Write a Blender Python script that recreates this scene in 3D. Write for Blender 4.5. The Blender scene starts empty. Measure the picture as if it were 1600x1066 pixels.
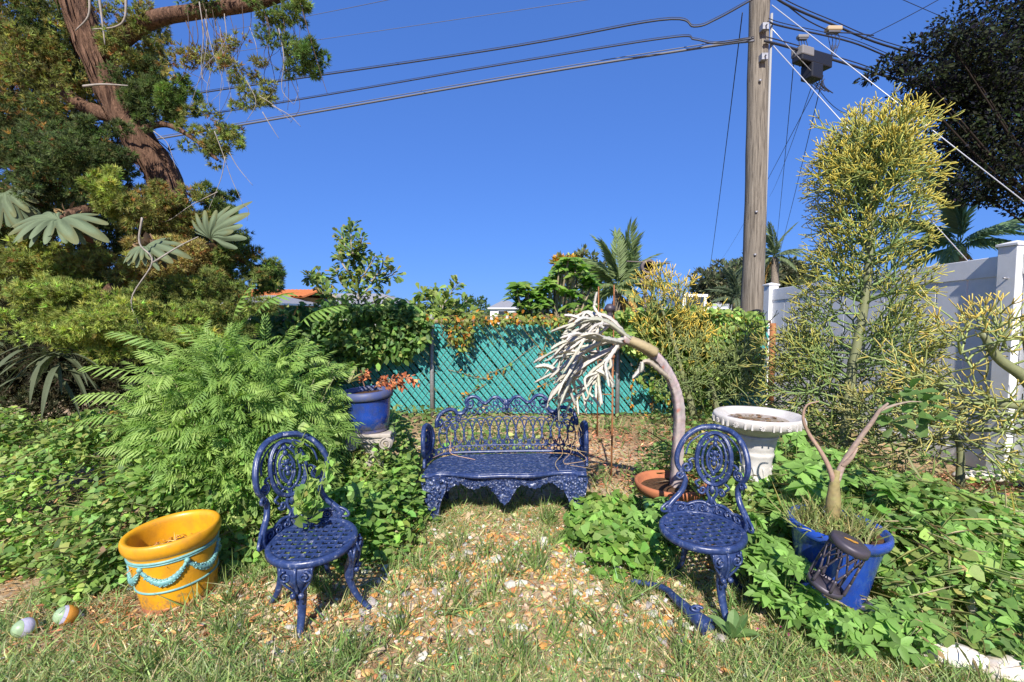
import bpy, math, random
import numpy as np
from mathutils import Vector, Matrix
rng = np.random.default_rng(7)
random.seed(7)
sc = bpy.context.scene
col = sc.collection
PI = math.pi

# ------------------------------------------------------------------ camera, sky, sun, exposure
EYE = 1.45
F = 760.0
PITCH = math.atan(45 / F)
cam_d = bpy.data.cameras.new("camera")
cam_d.sensor_width = 36
cam_d.lens = F / 1600 * 36
cam_d.clip_start = 0.05
cam_d.clip_end = 6000
cam = bpy.data.objects.new("camera", cam_d)
cam.location = (0, 0, EYE)
cam.rotation_euler = (PI / 2 - PITCH, 0, 0)
col.objects.link(cam)
sc.camera = cam

SUN_EL = math.radians(41)
world = bpy.data.worlds.new("World")
sc.world = world
world.use_nodes = True
wn = world.node_tree
wn.nodes.clear()
sky = wn.nodes.new("ShaderNodeTexSky")
sky.sky_type = 'NISHITA'
sky.sun_disc = False
sky.sun_elevation = SUN_EL
sky.sun_rotation = PI
sky.altitude = 0
sky.air_density = 1.0
sky.dust_density = 0.0
sky.ozone_density = 3.0
gam = wn.nodes.new("ShaderNodeGamma")
gam.inputs['Gamma'].default_value = 0.45
tint = wn.nodes.new("ShaderNodeVectorMath")
tint.operation = 'MULTIPLY'
tint.inputs[1].default_value = (0.515, 1.05, 2.48)
bgn = wn.nodes.new("ShaderNodeBackground")
bgn.inputs['Strength'].default_value = 0.1
wo = wn.nodes.new("ShaderNodeOutputWorld")
wn.links.new(sky.outputs[0], gam.inputs['Color'])
wn.links.new(gam.outputs[0], tint.inputs[0])
wn.links.new(tint.outputs[0], bgn.inputs['Color'])
wn.links.new(bgn.outputs[0], wo.inputs['Surface'])

sun_d = bpy.data.lights.new("sun", 'SUN')
sun_d.energy = 5.0
sun_d.angle = math.radians(0.5)
sun_d.color = (1.0, 0.95, 0.87)
sun = bpy.data.objects.new("sun", sun_d)
sun.rotation_euler = (PI / 2 - SUN_EL, 0, math.radians(-6))
sun.location = (0, -20, 20)
col.objects.link(sun)

sc.view_settings.view_transform = 'Standard'
sc.view_settings.look = 'None'
sc.view_settings.gamma = 1
sc.view_settings.use_curve_mapping = False
sc.view_settings.exposure = 0.64
sc.cycles.max_bounces = 6
sc.cycles.diffuse_bounces = 4
sc.cycles.transmission_bounces = 4
sc.cycles.transparent_max_bounces = 6
sc.cycles.use_denoising = True

# ------------------------------------------------------------------ helpers
def P(px, py, Y):
    """point of the place seen in direction (px, py) of the 1600x1066 photograph at distance Y"""
    a = (px - 800) / F
    b = (533 - py) / F
    c, s = math.cos(PITCH), math.sin(PITCH)
    d = np.array((a, c + b * s, -s + b * c))
    k = Y / d[1]
    return np.array((d[0] * k, Y, EYE + d[2] * k))

def G(px, py, z=0.0):
    a = (px - 800) / F
    b = (533 - py) / F
    c, s = math.cos(PITCH), math.sin(PITCH)
    d = np.array((a, c + b * s, -s + b * c))
    k = (z - EYE) / d[2]
    return np.array((d[0] * k, d[1] * k, z))

def gh(x, y):
    x = np.asarray(x, float); y = np.asarray(y, float)
    near = np.exp(-((x / 9) ** 2 + ((y - 3) / 7) ** 2))
    return near * (0.018 * np.sin(x * 2.1 + 1.3) * np.cos(y * 1.7) + 0.012 * np.sin(x * 4.3 + y * 3.1) + 0.006 * np.sin(x * 9 - y * 7.7))

class MB:
    def __init__(self):
        self.v, self.c, self.l, self.t, self.n = [], [], [], [], 0
    def add(self, V, Fs, c=(1, 1, 1)):
        V = np.asarray(V, float).reshape(-1, 3)
        if isinstance(Fs, np.ndarray):
            Fs = [Fs]
        elif len(Fs) and not isinstance(Fs[0], np.ndarray):
            by = {}
            for f in Fs:
                by.setdefault(len(f), []).append(f)
            Fs = [np.array(x) for x in by.values()]
        c = np.asarray(c, float)
        if c.ndim == 1:
            c = np.repeat(c[None], len(V), 0)
        self.v.append(V); self.c.append(c)
        for f in Fs:
            self.l.append((f + self.n).ravel()); self.t.append(np.full(len(f), f.shape[1]))
        self.n += len(V)
        return self
    def mesh(self, name, smooth=True):
        me = bpy.data.meshes.new(name)
        V = np.concatenate(self.v); L = np.concatenate(self.l); T = np.concatenate(self.t)
        C = np.concatenate(self.c)
        me.vertices.add(len(V)); me.vertices.foreach_set("co", V.ravel())
        me.loops.add(len(L)); me.loops.foreach_set("vertex_index", L.astype(np.int32))
        me.polygons.add(len(T))
        st = np.concatenate(([0], np.cumsum(T)[:-1]))
        me.polygons.foreach_set("loop_start", st.astype(np.int32))
        me.polygons.foreach_set("loop_total", T.astype(np.int32))
        me.polygons.foreach_set("use_smooth", np.full(len(T), bool(smooth)))
        a = me.attributes.new("Col", 'FLOAT_COLOR', 'POINT')
        a.data.foreach_set("color", np.concatenate((C, np.ones((len(C), 1))), 1).ravel())
        me.update(calc_edges=True)
        return me
    def build(self, name, mat, parent=None, smooth=True, bevel=0):
        me = self.mesh(name, smooth)
        me.materials.append(mat)
        return link(name, me, parent, bevel)

def link(name, me, parent=None, bevel=0):
    o = bpy.data.objects.new(name, me)
    col.objects.link(o)
    if parent is not None:
        o.parent = parent
    if bevel:
        m = o.modifiers.new("bevel", 'BEVEL'); m.width = bevel; m.segments = 2; m.limit_method = 'ANGLE'
    return o

def tag(o, label, cat, group=None):
    o['label'] = label; o['category'] = cat
    if group: o['group'] = group
    return o

def thing(name, label, cat, loc=(0, 0, 0), rot=(0, 0, 0), group=None):
    o = bpy.data.objects.new(name, None)
    o.empty_display_size = 0.1
    col.objects.link(o)
    o.location = loc; o.rotation_euler = rot
    return tag(o, label, cat, group)

def dup(o, parent=None):
    c = o.copy(); col.objects.link(c)
    if parent is not None: c.parent = parent
    for ch in o.children: dup(ch, c)
    return c

def nrm(v):
    v = np.asarray(v, float)
    return v / (np.linalg.norm(v, axis=-1, keepdims=True) + 1e-12)

def frames(fwd, up):
    y = nrm(fwd); x = np.cross(y, up); x = nrm(x); z = np.cross(x, y)
    return np.stack((x, y, z), axis=-1)

def scat(mb, T, pos, R, s, c):
    """vectorised copies of template T=(V,F) at pos with rotation R, scale s, colour c"""
    V, Fc = T
    N = len(pos)
    if N == 0: return
    s = np.asarray(s, float)
    if s.ndim == 1: s = s[:, None]
    W = np.einsum('nij,kj->nki', R, V) * s[:, None, :] if s.shape[1] == 1 else np.einsum('nij,nkj->nki', R, V[None] * s[:, None, :])
    W = W + pos[:, None, :]
    c = np.asarray(c, float)
    if c.ndim == 1: c = np.repeat(c[None], N, 0)
    C = np.repeat(c, len(V), 0)
    FF = []
    off = (np.arange(N) * len(V))[:, None, None]
    for f in (Fc if isinstance(Fc, list) else [Fc]):
        FF.append((f[None] + off).reshape(-1, f.shape[1]))
    mb.add(W.reshape(-1, 3), FF, C)

def tube(pts, rad, n=6, cap=True):
    pts = np.asarray(pts, float); m = len(pts)
    rad = np.broadcast_to(np.asarray(rad, float), (m,)) if np.ndim(rad) <= 1 else rad
    t = np.gradient(pts, axis=0); t = nrm(t)
    ref = np.array((0, 0, 1.0)) if abs(t[0, 2]) < 0.9 else np.array((1.0, 0, 0))
    u = nrm(np.cross(t[0], ref)); U = [u]
    for i in range(1, m):
        u = u - t[i] * np.dot(u, t[i]); u = nrm(u); U.append(u)
    U = np.array(U); W = np.cross(t, U)
    a = np.arange(n) / n * 2 * PI
    V = pts[:, None] + rad[:, None, None] * (np.cos(a)[None, :, None] * U[:, None] + np.sin(a)[None, :, None] * W[:, None])
    V = V.reshape(-1, 3)
    i = np.arange(m - 1)[:, None] * n; j = np.arange(n)[None]; k = (j + 1) % n
    Q = np.stack((i + j, i + k, i + n + k, i + n + j), -1).reshape(-1, 4)
    Fs = [Q]
    if cap:
        Fs.append(np.array([list(range(n))[::-1]])); Fs.append(np.array([[(m - 1) * n + q for q in range(n)]]))
    return V, Fs

def lathe(prof, n=32, cx=0, cy=0, cz=0, sx=1, sy=1):
    prof = np.asarray(prof, float); m = len(prof)
    a = np.arange(n) / n * 2 * PI
    V = np.stack((cx + sx * prof[:, 0:1] * np.cos(a), cy + sy * prof[:, 0:1] * np.sin(a), cz + np.repeat(prof[:, 1:2], n, 1)), -1).reshape(-1, 3)
    i = np.arange(m - 1)[:, None] * n; j = np.arange(n)[None]; k = (j + 1) % n
    Q = np.stack((i + j, i + k, i + n + k, i + n + j), -1).reshape(-1, 4)
    return V, [Q]

def box(x0, y0, z0, x1, y1, z1):
    V = np.array([(x0, y0, z0), (x1, y0, z0), (x1, y1, z0), (x0, y1, z0), (x0, y0, z1), (x1, y0, z1), (x1, y1, z1), (x0, y1, z1)], float)
    Q = np.array([(3, 2, 1, 0), (4, 5, 6, 7), (0, 1, 5, 4), (1, 2, 6, 5), (2, 3, 7, 6), (3, 0, 4, 7)])
    return V, [Q]

def rotz(V, a, o=(0, 0, 0)):
    V = np.asarray(V, float).copy(); c, s = math.cos(a), math.sin(a)
    x, y = V[:, 0] * c - V[:, 1] * s, V[:, 0] * s + V[:, 1] * c
    V[:, 0], V[:, 1] = x + o[0], y + o[1]; V[:, 2] += o[2]
    return V

def strip(L, Rr):
    """two-rail ribbon"""
    L = np.asarray(L, float); Rr = np.asarray(Rr, float); m = len(L)
    V = np.concatenate((L, Rr)); i = np.arange(m - 1)
    return V, [np.stack((i, i + 1, m + i + 1, m + i), -1)]

def prism(outline, d0, d1):
    """outline in (x,z), extruded along y from d0 to d1, n-gon caps"""
    o = np.asarray(outline, float); n = len(o)
    V = np.concatenate((np.stack((o[:, 0], np.full(n, d0), o[:, 1]), 1), np.stack((o[:, 0], np.full(n, d1), o[:, 1]), 1)))
    i = np.arange(n); k = (i + 1) % n
    return V, [np.array([list(range(n))]), np.array([list(range(2 * n - 1, n - 1, -1))]), np.stack((i, n + i, n + k, k), -1)]

def catmull(p, k=8, closed=False):
    p = np.asarray(p, float); out = []
    n = len(p)
    q = np.concatenate((p[-1:], p, p[:2])) if closed else np.concatenate((2 * p[:1] - p[1:2], p, 2 * p[-1:] - p[-2:-1]))
    for i in range(1, len(q) - 2):
        t = np.linspace(0, 1, k, endpoint=False)[:, None]
        a, b, c, d = q[i - 1], q[i], q[i + 1], q[i + 2]
        out.append(.5 * (2 * b + (c - a) * t + (2 * a - 5 * b + 4 * c - d) * t ** 2 + (3 * b - 3 * c + d - a) * t ** 3))
    o = np.concatenate(out)
    return o if closed else np.concatenate((o, p[-1:]))

def jit(base, n, s=0.25, mix=None):
    """n colours around base, brightness and hue varied leaf by leaf; mix = [(colour, share), ...]"""
    c = np.repeat(np.asarray(base, float)[None], n, 0)
    if mix:
        r = rng.random(n); acc = 0
        for m, sh in mix:
            k = (r >= acc) & (r < acc + sh); c[k] = m; acc += sh
    c = c * np.exp(rng.normal(0, s, (n, 1))) * np.exp(rng.normal(0, s * .3, (n, 3)))
    return np.clip(c, 0.004, 0.9)

def rdir(n):
    return nrm(rng.normal(size=(n, 3)))

# leaf templates: along +Y, face +Z
def leaf_t(w=.28, shape='oval', fold=.06, droop=.12):
    if shape == 'oval': ys, ws = (.28, .66), (1, .82)
    elif shape == 'heart': ys, ws = (.2, .6), (1.35, 1.0)
    elif shape == 'lance': ys, ws = (.25, .6), (.8, .7)
    else: ys, ws = (.5, .85), (.7, 1)
    m = [(0, 0, 0), (0, .5, -droop * .3), (0, 1, -droop)]
    r = [(w * ws[0], ys[0], fold), (w * ws[1], ys[1], fold - droop * .5)]
    l = [(-a, b, c) for a, b, c in r]
    V = np.array(m + r + l, float)
    Fc = np.array([(0, 3, 1), (1, 3, 4), (1, 4, 2), (0, 1, 5), (1, 6, 5), (1, 2, 6)])
    return V, Fc
OVAL = leaf_t(); HEART = leaf_t(.36, 'heart', .08, .15); LANCE = leaf_t(.14, 'lance'); OBOV = leaf_t(.26, 'obov'); ROUND = leaf_t(.5, 'heart', .06, .1)
KITE = (np.array([(0, 0, 0), (.25, .45, .05), (0, 1, 0), (-.25, .45, .05)], float), np.array([(0, 1, 2), (0, 2, 3)]))

# ------------------------------------------------------------------ materials
def nodes(m):
    m.use_nodes = True
    nt = m.node_tree; b = nt.nodes['Principled BSDF']
    return nt, b

def N(nt, kind, **kw):
    n = nt.nodes.new(kind)
    for k, v in kw.items():
        if k in n.inputs: n.inputs[k].default_value = v
        else: setattr(n, k, v)
    return n

def ramp(nt, stops, fac):
    r = nt.nodes.new('ShaderNodeValToRGB'); e = r.color_ramp.elements
    while len(e) < len(stops): e.new(.5)
    for el, (p, c) in zip(e, stops):
        el.position = p; el.color = (*c, 1) if len(c) == 3 else c
    nt.links.new(fac, r.inputs[0])
    return r

def foliage(name, rough=.5, trans=.3, spec=.4, lo=.98):
    m = bpy.data.materials.new(name); nt, b = nodes(m)
    a = N(nt, 'ShaderNodeAttribute', attribute_name='Col')
    geo = N(nt, 'ShaderNodeNewGeometry')
    tc = N(nt, 'ShaderNodeTexCoord')
    nz = N(nt, 'ShaderNodeTexNoise', Scale=55.0, Detail=2.0)
    nt.links.new(tc.outputs['Object'], nz.inputs['Vector'])
    mr = N(nt, 'ShaderNodeMapRange'); mr.inputs[3].default_value = lo; mr.inputs[4].default_value = lo * 1.5
    nt.links.new(nz.outputs[0], mr.inputs[0])
    mul = N(nt, 'ShaderNodeVectorMath', operation='MULTIPLY')
    nt.links.new(a.outputs['Color'], mul.inputs[0]); nt.links.new(mr.outputs[0], mul.inputs[1])
    nt.links.new(mul.outputs[0], b.inputs['Base Color'])
    b.inputs['Roughness'].default_value = rough
    b.inputs['Specular IOR Level'].default_value = spec
    if trans:
        t = N(nt, 'ShaderNodeBsdfTranslucent')
        hs = N(nt, 'ShaderNodeHueSaturation', Saturation=1.15, Value=1.3)
        nt.links.new(mul.outputs[0], hs.inputs['Color']); nt.links.new(hs.outputs[0], t.inputs['Color'])
        mx = N(nt, 'ShaderNodeMixShader'); mx.inputs[0].default_value = trans
        nt.links.new(b.outputs[0], mx.inputs[1]); nt.links.new(t.outputs[0], mx.inputs[2])
        nt.links.new(mx.outputs[0], nt.nodes['Material Output'].inputs['Surface'])
    return m

def solid(name, c, rough=.5, spec=.5, metal=0, noise=0, nscale=20, c2=None, bump=0, bscale=60, coat=0, bkind='noise', bdist=.004):
    m = bpy.data.materials.new(name); nt, b = nodes(m)
    b.inputs['Base Color'].default_value = (*c, 1)
    b.inputs['Roughness'].default_value = rough; b.inputs['Specular IOR Level'].default_value = spec
    b.inputs['Metallic'].default_value = metal; b.inputs['Coat Weight'].default_value = coat
    tc = N(nt, 'ShaderNodeTexCoord')
    if noise:
        nz = N(nt, 'ShaderNodeTexNoise', Scale=nscale, Detail=5.0, Roughness=.65)
        nt.links.new(tc.outputs['Object'], nz.inputs['Vector'])
        c2 = c2 or tuple(x * .5 for x in c)
        r = ramp(nt, [(.5 - .22 / max(noise, .05) * .5, c2), (min(.95, .5 + .1 / max(noise, .05) * .3), c)], nz.outputs[0])
        nt.links.new(r.outputs[0], b.inputs['Base Color'])
        mr = N(nt, 'ShaderNodeMapRange'); mr.inputs[3].default_value = min(1, rough + .18); mr.inputs[4].default_value = max(.05, rough - .12)
        nt.links.new(nz.outputs[0], mr.inputs[0]); nt.links.new(mr.outputs[0], b.inputs['Roughness'])
    if bump:
        if bkind == 'noise':
            bz = N(nt, 'ShaderNodeTexNoise', Scale=bscale, Detail=4.0)
        else:
            bz = N(nt, 'ShaderNodeTexVoronoi', Scale=bscale, feature='SMOOTH_F1')
        nt.links.new(tc.outputs['Object'], bz.inputs['Vector'])
        bp = N(nt, 'ShaderNodeBump', Strength=bump, Distance=bdist)
        nt.links.new(bz.outputs[0], bp.inputs['Height']); nt.links.new(bp.outputs[0], b.inputs['Normal'])
    return m

M_leaf = foliage('leaf', .5, .4, .3)
M_soft = foliage('soft_foliage', .7, .35, .2)
M_stem = foliage('stem_skin', .5, 0, .4, .9)
M_dry = foliage('dry_matter', .85, .1, .1)

def attr_mat(name, rough=.8, bump=.4, bscale=40, spec=.3):
    m = foliage(name, rough, 0, spec, .8); nt = m.node_tree; b = nt.nodes['Principled BSDF']
    tc = N(nt, 'ShaderNodeTexCoord'); nz = N(nt, 'ShaderNodeTexNoise', Scale=bscale, Detail=4.0)
    nt.links.new(tc.outputs['Object'], nz.inputs['Vector'])
    bp = N(nt, 'ShaderNodeBump', Strength=bump, Distance=.006)
    nt.links.new(nz.outputs[0], bp.inputs['Height']); nt.links.new(bp.outputs[0], b.inputs['Normal'])
    return m
M_stone = attr_mat('stone', .7, .3, 60)
M_white = solid('white_vinyl', (.76, .76, .77), .4, .4, noise=.45, nscale=3, c2=(.62, .62, .60))
def dirt(m, top, colr=(.20, .13, .075), amt=1.0, scale=26.0):
    nt = m.node_tree; b = nt.nodes['Principled BSDF']; src = b.inputs['Base Color'].links[0].from_socket
    tc = N(nt, 'ShaderNodeTexCoord'); sp = N(nt, 'ShaderNodeSeparateXYZ'); nt.links.new(tc.outputs['Object'], sp.inputs[0])
    nz = N(nt, 'ShaderNodeTexNoise', Scale=scale, Detail=6.0, Roughness=.7); nt.links.new(tc.outputs['Object'], nz.inputs['Vector'])
    mr = N(nt, 'ShaderNodeMapRange'); mr.inputs[1].default_value = 0; mr.inputs[2].default_value = top; mr.inputs[3].default_value = .26; mr.inputs[4].default_value = -.06
    nt.links.new(sp.outputs[2], mr.inputs[0])
    ad = N(nt, 'ShaderNodeMath', operation='ADD'); nt.links.new(nz.outputs[0], ad.inputs[0]); nt.links.new(mr.outputs[0], ad.inputs[1])
    r = ramp(nt, [(.56, (0, 0, 0)), (.74, (.8 * amt,) * 3)], ad.outputs[0])
    mx = N(nt, 'ShaderNodeMix', data_type='RGBA'); mx.inputs[7].default_value = (*colr, 1)
    nt.links.new(r.outputs[0], mx.inputs[0]); nt.links.new(src, mx.inputs[6]); nt.links.new(mx.outputs[2], b.inputs['Base Color'])

def bark(name, dark, light, scale=(9, 9, 1.2), bump=1.0, dist=.04):
    m = bpy.data.materials.new(name); nt, b = nodes(m)
    tc = N(nt, 'ShaderNodeTexCoord'); mp = N(nt, 'ShaderNodeMapping'); mp.inputs['Scale'].default_value = scale
    nz = N(nt, 'ShaderNodeTexNoise', Scale=4.0, Detail=8.0, Roughness=.7, Distortion=.6)
    nt.links.new(tc.outputs['Object'], mp.inputs[0]); nt.links.new(mp.outputs[0], nz.inputs['Vector'])
    r = ramp(nt, [(.36, dark), (.5, tuple((a + b_) / 2 for a, b_ in zip(dark, light))), (.66, light)], nz.outputs[0])
    nt.links.new(r.outputs[0], b.inputs['Base Color']); b.inputs['Roughness'].default_value = .9
    b.inputs['Specular IOR Level'].default_value = .2
    bp = N(nt, 'ShaderNodeBump', Strength=bump, Distance=dist)
    nt.links.new(nz.outputs[0], bp.inputs['Height']); nt.links.new(bp.outputs[0], b.inputs['Normal'])
    return m
M_jbark = bark('juniper_bark', (.05, .026, .017), (.27, .155, .10))
M_pole = bark('weathered_pole_wood', (.075, .062, .05), (.29, .25, .20), (14, 14, .5), .5, .01)
M_twig = solid('grey_twig', (.33, .29, .25), .85, .2, noise=.4, nscale=30)
M_dtwig = solid('brown_twig', (.11, .075, .05), .9, .2, noise=.4, nscale=30)
M_palmbark = bark('palm_trunk_bark', (.12, .09, .07), (.34, .28, .22), (3, 3, 9), .6)

def iron(name, bump, bscale, kind='voronoi'):
    m = bpy.data.materials.new(name); nt, b = nodes(m)
    tc = N(nt, 'ShaderNodeTexCoord')
    nz = N(nt, 'ShaderNodeTexNoise', Scale=38.0, Detail=6.0, Roughness=.7)
    nt.links.new(tc.outputs['Object'], nz.inputs['Vector'])
    r = ramp(nt, [(.30, (.016, .024, .075)), (.42, (.02, .037, .115)), (.55, (.027, .05, .15)), (.605, (.07, .09, .18)), (.67, (.28, .29, .34))], nz.outputs[0])
    n2 = N(nt, 'ShaderNodeTexNoise', Scale=4.0, Detail=4.0)
    nt.links.new(tc.outputs['Object'], n2.inputs['Vector'])
    mx = N(nt, 'ShaderNodeMix', data_type='RGBA', blend_type='MULTIPLY'); mx.inputs[0].default_value = .5
    r2 = ramp(nt, [(.3, (.55, .55, .6)), (.6, (1, 1, 1))], n2.outputs[0])
    nt.links.new(r.outputs[0], mx.inputs[6]); nt.links.new(r2.outputs[0], mx.inputs[7])
    nt.links.new(mx.outputs[2], b.inputs['Base Color'])
    mr = N(nt, 'ShaderNodeMapRange'); mr.inputs[3].default_value = .22; mr.inputs[4].default_value = .5
    nt.links.new(nz.outputs[0], mr.inputs[0]); nt.links.new(mr.outputs[0], b.inputs['Roughness'])
    b.inputs['Specular IOR Level'].default_value = .55
    if kind == 'voronoi':
        vz = N(nt, 'ShaderNodeTexVoronoi', Scale=bscale, feature='SMOOTH_F1')
    else:
        vz = N(nt, 'ShaderNodeTexNoise', Scale=bscale, Detail=3.0)
    nt.links.new(tc.outputs['Object'], vz.inputs['Vector'])
    bp = N(nt, 'ShaderNodeBump', Strength=bump, Distance=.006)
    if kind == 'voronoi':
        inv = N(nt, 'ShaderNodeMath', operation='SUBTRACT'); inv.inputs[0].default_value = 1.0
        nt.links.new(vz.outputs[0], inv.inputs[1]); bp.inputs['Distance'].default_value = .018
        nt.links.new(inv.outputs[0], bp.inputs['Height'])
        pk = ramp(nt, [(.0, (1, 1, 1)), (.2, (.75, .75, .75)), (.42, (0, 0, 0))], vz.outputs[0])
        n4 = N(nt, 'ShaderNodeTexNoise', Scale=16.0, Detail=3.0); nt.links.new(tc.outputs['Object'], n4.inputs['Vector'])
        g4 = ramp(nt, [(.42, (0, 0, 0)), (.6, (.8, .8, .8))], n4.outputs[0])
        mm = N(nt, 'ShaderNodeMath', operation='MULTIPLY'); nt.links.new(pk.outputs[0], mm.inputs[0]); nt.links.new(g4.outputs[0], mm.inputs[1])
        mx3 = N(nt, 'ShaderNodeMix', data_type='RGBA'); mx3.inputs[7].default_value = (.24, .27, .38, 1)
        nt.links.new(mm.outputs[0], mx3.inputs[0]); nt.links.new(mx.outputs[2], mx3.inputs[6]); nt.links.new(mx3.outputs[2], b.inputs['Base Color'])
    else:
        nt.links.new(vz.outputs[0], bp.inputs['Height'])
    nt.links.new(bp.outputs[0], b.inputs['Normal'])
    return m
M_iron = iron('blue_painted_iron', .25, 40, 'noise')
M_ironrel = iron('blue_painted_cast_relief', 1.0, 52)

# ------------------------------------------------------------------ ground
def ground_mat():
    m = bpy.data.materials.new('soil_and_thatch'); nt, b = nodes(m)
    tc = N(nt, 'ShaderNodeTexCoord')
    n1 = N(nt, 'ShaderNodeTexNoise', Scale=1.1, Detail=5.0, Roughness=.6)
    n2 = N(nt, 'ShaderNodeTexNoise', Scale=34.0, Detail=8.0, Roughness=.75)
    n3 = N(nt, 'ShaderNodeTexVoronoi', Scale=46.0)
    for n in (n1, n2, n3): nt.links.new(tc.outputs['Object'], n.inputs['Vector'])
    soil = ramp(nt, [(.25, (.09, .06, .035)), (.45, (.25, .165, .09)), (.62, (.44, .31, .18)), (.8, (.58, .46, .3))], n2.outputs[0])
    chip = ramp(nt, [(0, (.60, .42, .22)), (.3, (.48, .26, .09)), (.55, (.68, .56, .38)), (.8, (.28, .18, .1)), (1, (.7, .62, .5))], n3.outputs['Color'])
    sep = N(nt, 'ShaderNodeSeparateXYZ'); nt.links.new(tc.outputs['Object'], sep.inputs[0])
    mx = N(nt, 'ShaderNodeMix', data_type='RGBA')
    f = ramp(nt, [(.4, (0, 0, 0)), (.6, (1, 1, 1))], n1.outputs[0])
    nt.links.new(f.outputs[0], mx.inputs[0]); nt.links.new(soil.outputs[0], mx.inputs[6]); nt.links.new(chip.outputs[0], mx.inputs[7])
    # far lawn beyond the fence
    fy = N(nt, 'ShaderNodeMapRange'); fy.inputs[1].default_value = 7.2; fy.inputs[2].default_value = 8.5
    nt.links.new(sep.outputs[1], fy.inputs[0])
    far = ramp(nt, [(.3, (.06, .09, .03)), (.7, (.16, .17, .07))], n2.outputs[0])
    m2 = N(nt, 'ShaderNodeMix', data_type='RGBA')
    nt.links.new(fy.outputs[0], m2.inputs[0]); nt.links.new(mx.outputs[2], m2.inputs[6]); nt.links.new(far.outputs[0], m2.inputs[7])
    nt.links.new(m2.outputs[2], b.inputs['Base Color']); b.inputs['Roughness'].default_value = .95
    b.inputs['Specular IOR Level'].default_value = .15
    bp = N(nt, 'ShaderNodeBump', Strength=.8, Distance=.02)
    nt.links.new(n2.outputs[0], bp.inputs['Height']); nt.links.new(bp.outputs[0], b.inputs['Normal'])
    return m
far = np.geomspace(11, 2500, 14)
xs = np.concatenate((-far[::-1], np.linspace(-10, 10, 121), far))
ys = np.concatenate((-far[::-1], np.linspace(-10, 14, 145), far[1:] + 5))
XX, YY = np.meshgrid(xs, ys); ZZ = gh(XX, YY)
nx, ny = len(xs), len(ys)
i = np.arange(ny - 1)[:, None] * nx; j = np.arange(nx - 1)[None]
mb = MB(); mb.add(np.stack((XX, YY, ZZ), -1).reshape(-1, 3), [np.stack((i + j, i + j + 1, i + nx + j + 1, i + nx + j), -1).reshape(-1, 4)])
ground = mb.build('ground', ground_mat()); ground['kind'] = 'structure'

# ------------------------------------------------------------------ chain-link fence with slats
M_slat = solid('teal_plastic_slat', (.055, .34, .32), .42, .45, noise=.5, nscale=9, c2=(.045, .26, .27))
M_wire = solid('dull_wire', (.10, .20, .19), .6, .3)
M_galv = solid('galvanised_steel', (.36, .36, .38), .5, .5, metal=.5, noise=.5, nscale=25, c2=(.22, .21, .22))
M_rust = solid('rusty_steel', (.33, .14, .06), .85, .2, noise=.6, nscale=20, c2=(.16, .07, .04))
M_railrust = solid('weathered_rail', (.3, .2, .15), .8, .3, noise=.6, nscale=14, c2=(.14, .1, .08))
FY = 6.7; FX0, FX1, FZ0, FZ1 = -4.2, 3.55, .05, 1.30
cf = thing('chain_link_fence', 'grey chain-link fence woven with teal privacy slats behind the blue bench', 'fence', (FX0, FY, 0))
SP = .1; SL = .80                      # horizontal spacing, dx per unit height
H = FZ1 - FZ0; run = H * SL
def slat_mesh(t0, t1):
    # centreline from bottom (t0) to top (t1), leaning to the left as it rises
    w = .031 / math.cos(math.atan(SL))
    mb = MB(); 
    pr = [(-w, 0.0), (-w * .75, -.004), (w * .75, -.004), (w, 0.0), (w * .75, .003), (-w * .75, .003)]
    V = []
    for t in (t0, t1):
        for (a, d) in pr: V.append((a - SL * H * t, d, FZ0 + H * t))
    Q = [(k, (k + 1) % 6, 6 + (k + 1) % 6, 6 + k) for k in range(6)]
    mb.add(V, [np.array(Q), np.array([(5, 4, 3, 2, 1, 0), (6, 7, 8, 9, 10, 11)])])
    me = mb.mesh('slat', False); me.materials.append(M_slat); return me
full = slat_mesh(0, 1)
W = FX1 - FX0
k = 0; x = .05
while x < W + run - .06:
    t0 = max(0, (x - (W - .03)) / run); t1 = min(1, (x - .03) / run)
    if t1 - t0 > .04:
        me = full if (t0 == 0 and t1 == 1) else slat_mesh(t0, t1)
        o = link('slat', me, cf); o.location = (x + rng.normal(0, .0035), .002 * rng.normal(), .004 * rng.normal())
        o.rotation_euler = (0, rng.normal(0, .003), 0)
    x += SP
mb = MB()
def wire_seg(x, sgn, yb):
    t = np.linspace(0, 1, 27); xx = x + sgn * SL * H * t; ok = (xx > .0) & (xx < W)
    if ok.sum() > 1:
        p = np.stack((xx, yb + .005 * np.sin(np.arange(27) * PI), FZ0 + H * t), 1)[ok]
        mb.add(*tube(p, .0036, 4, False), c=(.3, .34, .33))  # woven wire
x = -run
while x < W + run:
    wire_seg(x, 1, -.0085); wire_seg(x + .05, -1, -.007); x += SP
w = mb.build('wire_mesh', M_wire, cf); w['kind'] = 'stuff'
for px in (675 / 1, 965):
    X = (px - 800) / F * FY - FX0
    o = MB().add(*tube([(X, -.05, -.1), (X, -.05, 1.36)], .03, 12)).build('post', M_galv, cf)
    MB().add(*lathe([(.034, 0), (.036, .03), (.02, .055), (.002, .06)], 12, X, -.05, 1.36)).build('post_cap', M_galv, o)
for X in (.3, 7.62):
    MB().add(*tube([(X if X < 1 else W + .02, -.045, -.1), (X if X < 1 else W + .02, -.045, 1.30)], .04, 12)).build('post', M_rust if X > 1 else M_galv, cf)
xs_ = np.linspace(0, W, 24)
MB().add(*tube(np.stack((xs_, np.full(24, -.02), 1.325 + .006 * np.sin(xs_ * 2.2)), 1), .021, 8)).build('top_rail', M_railrust, cf)

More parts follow.
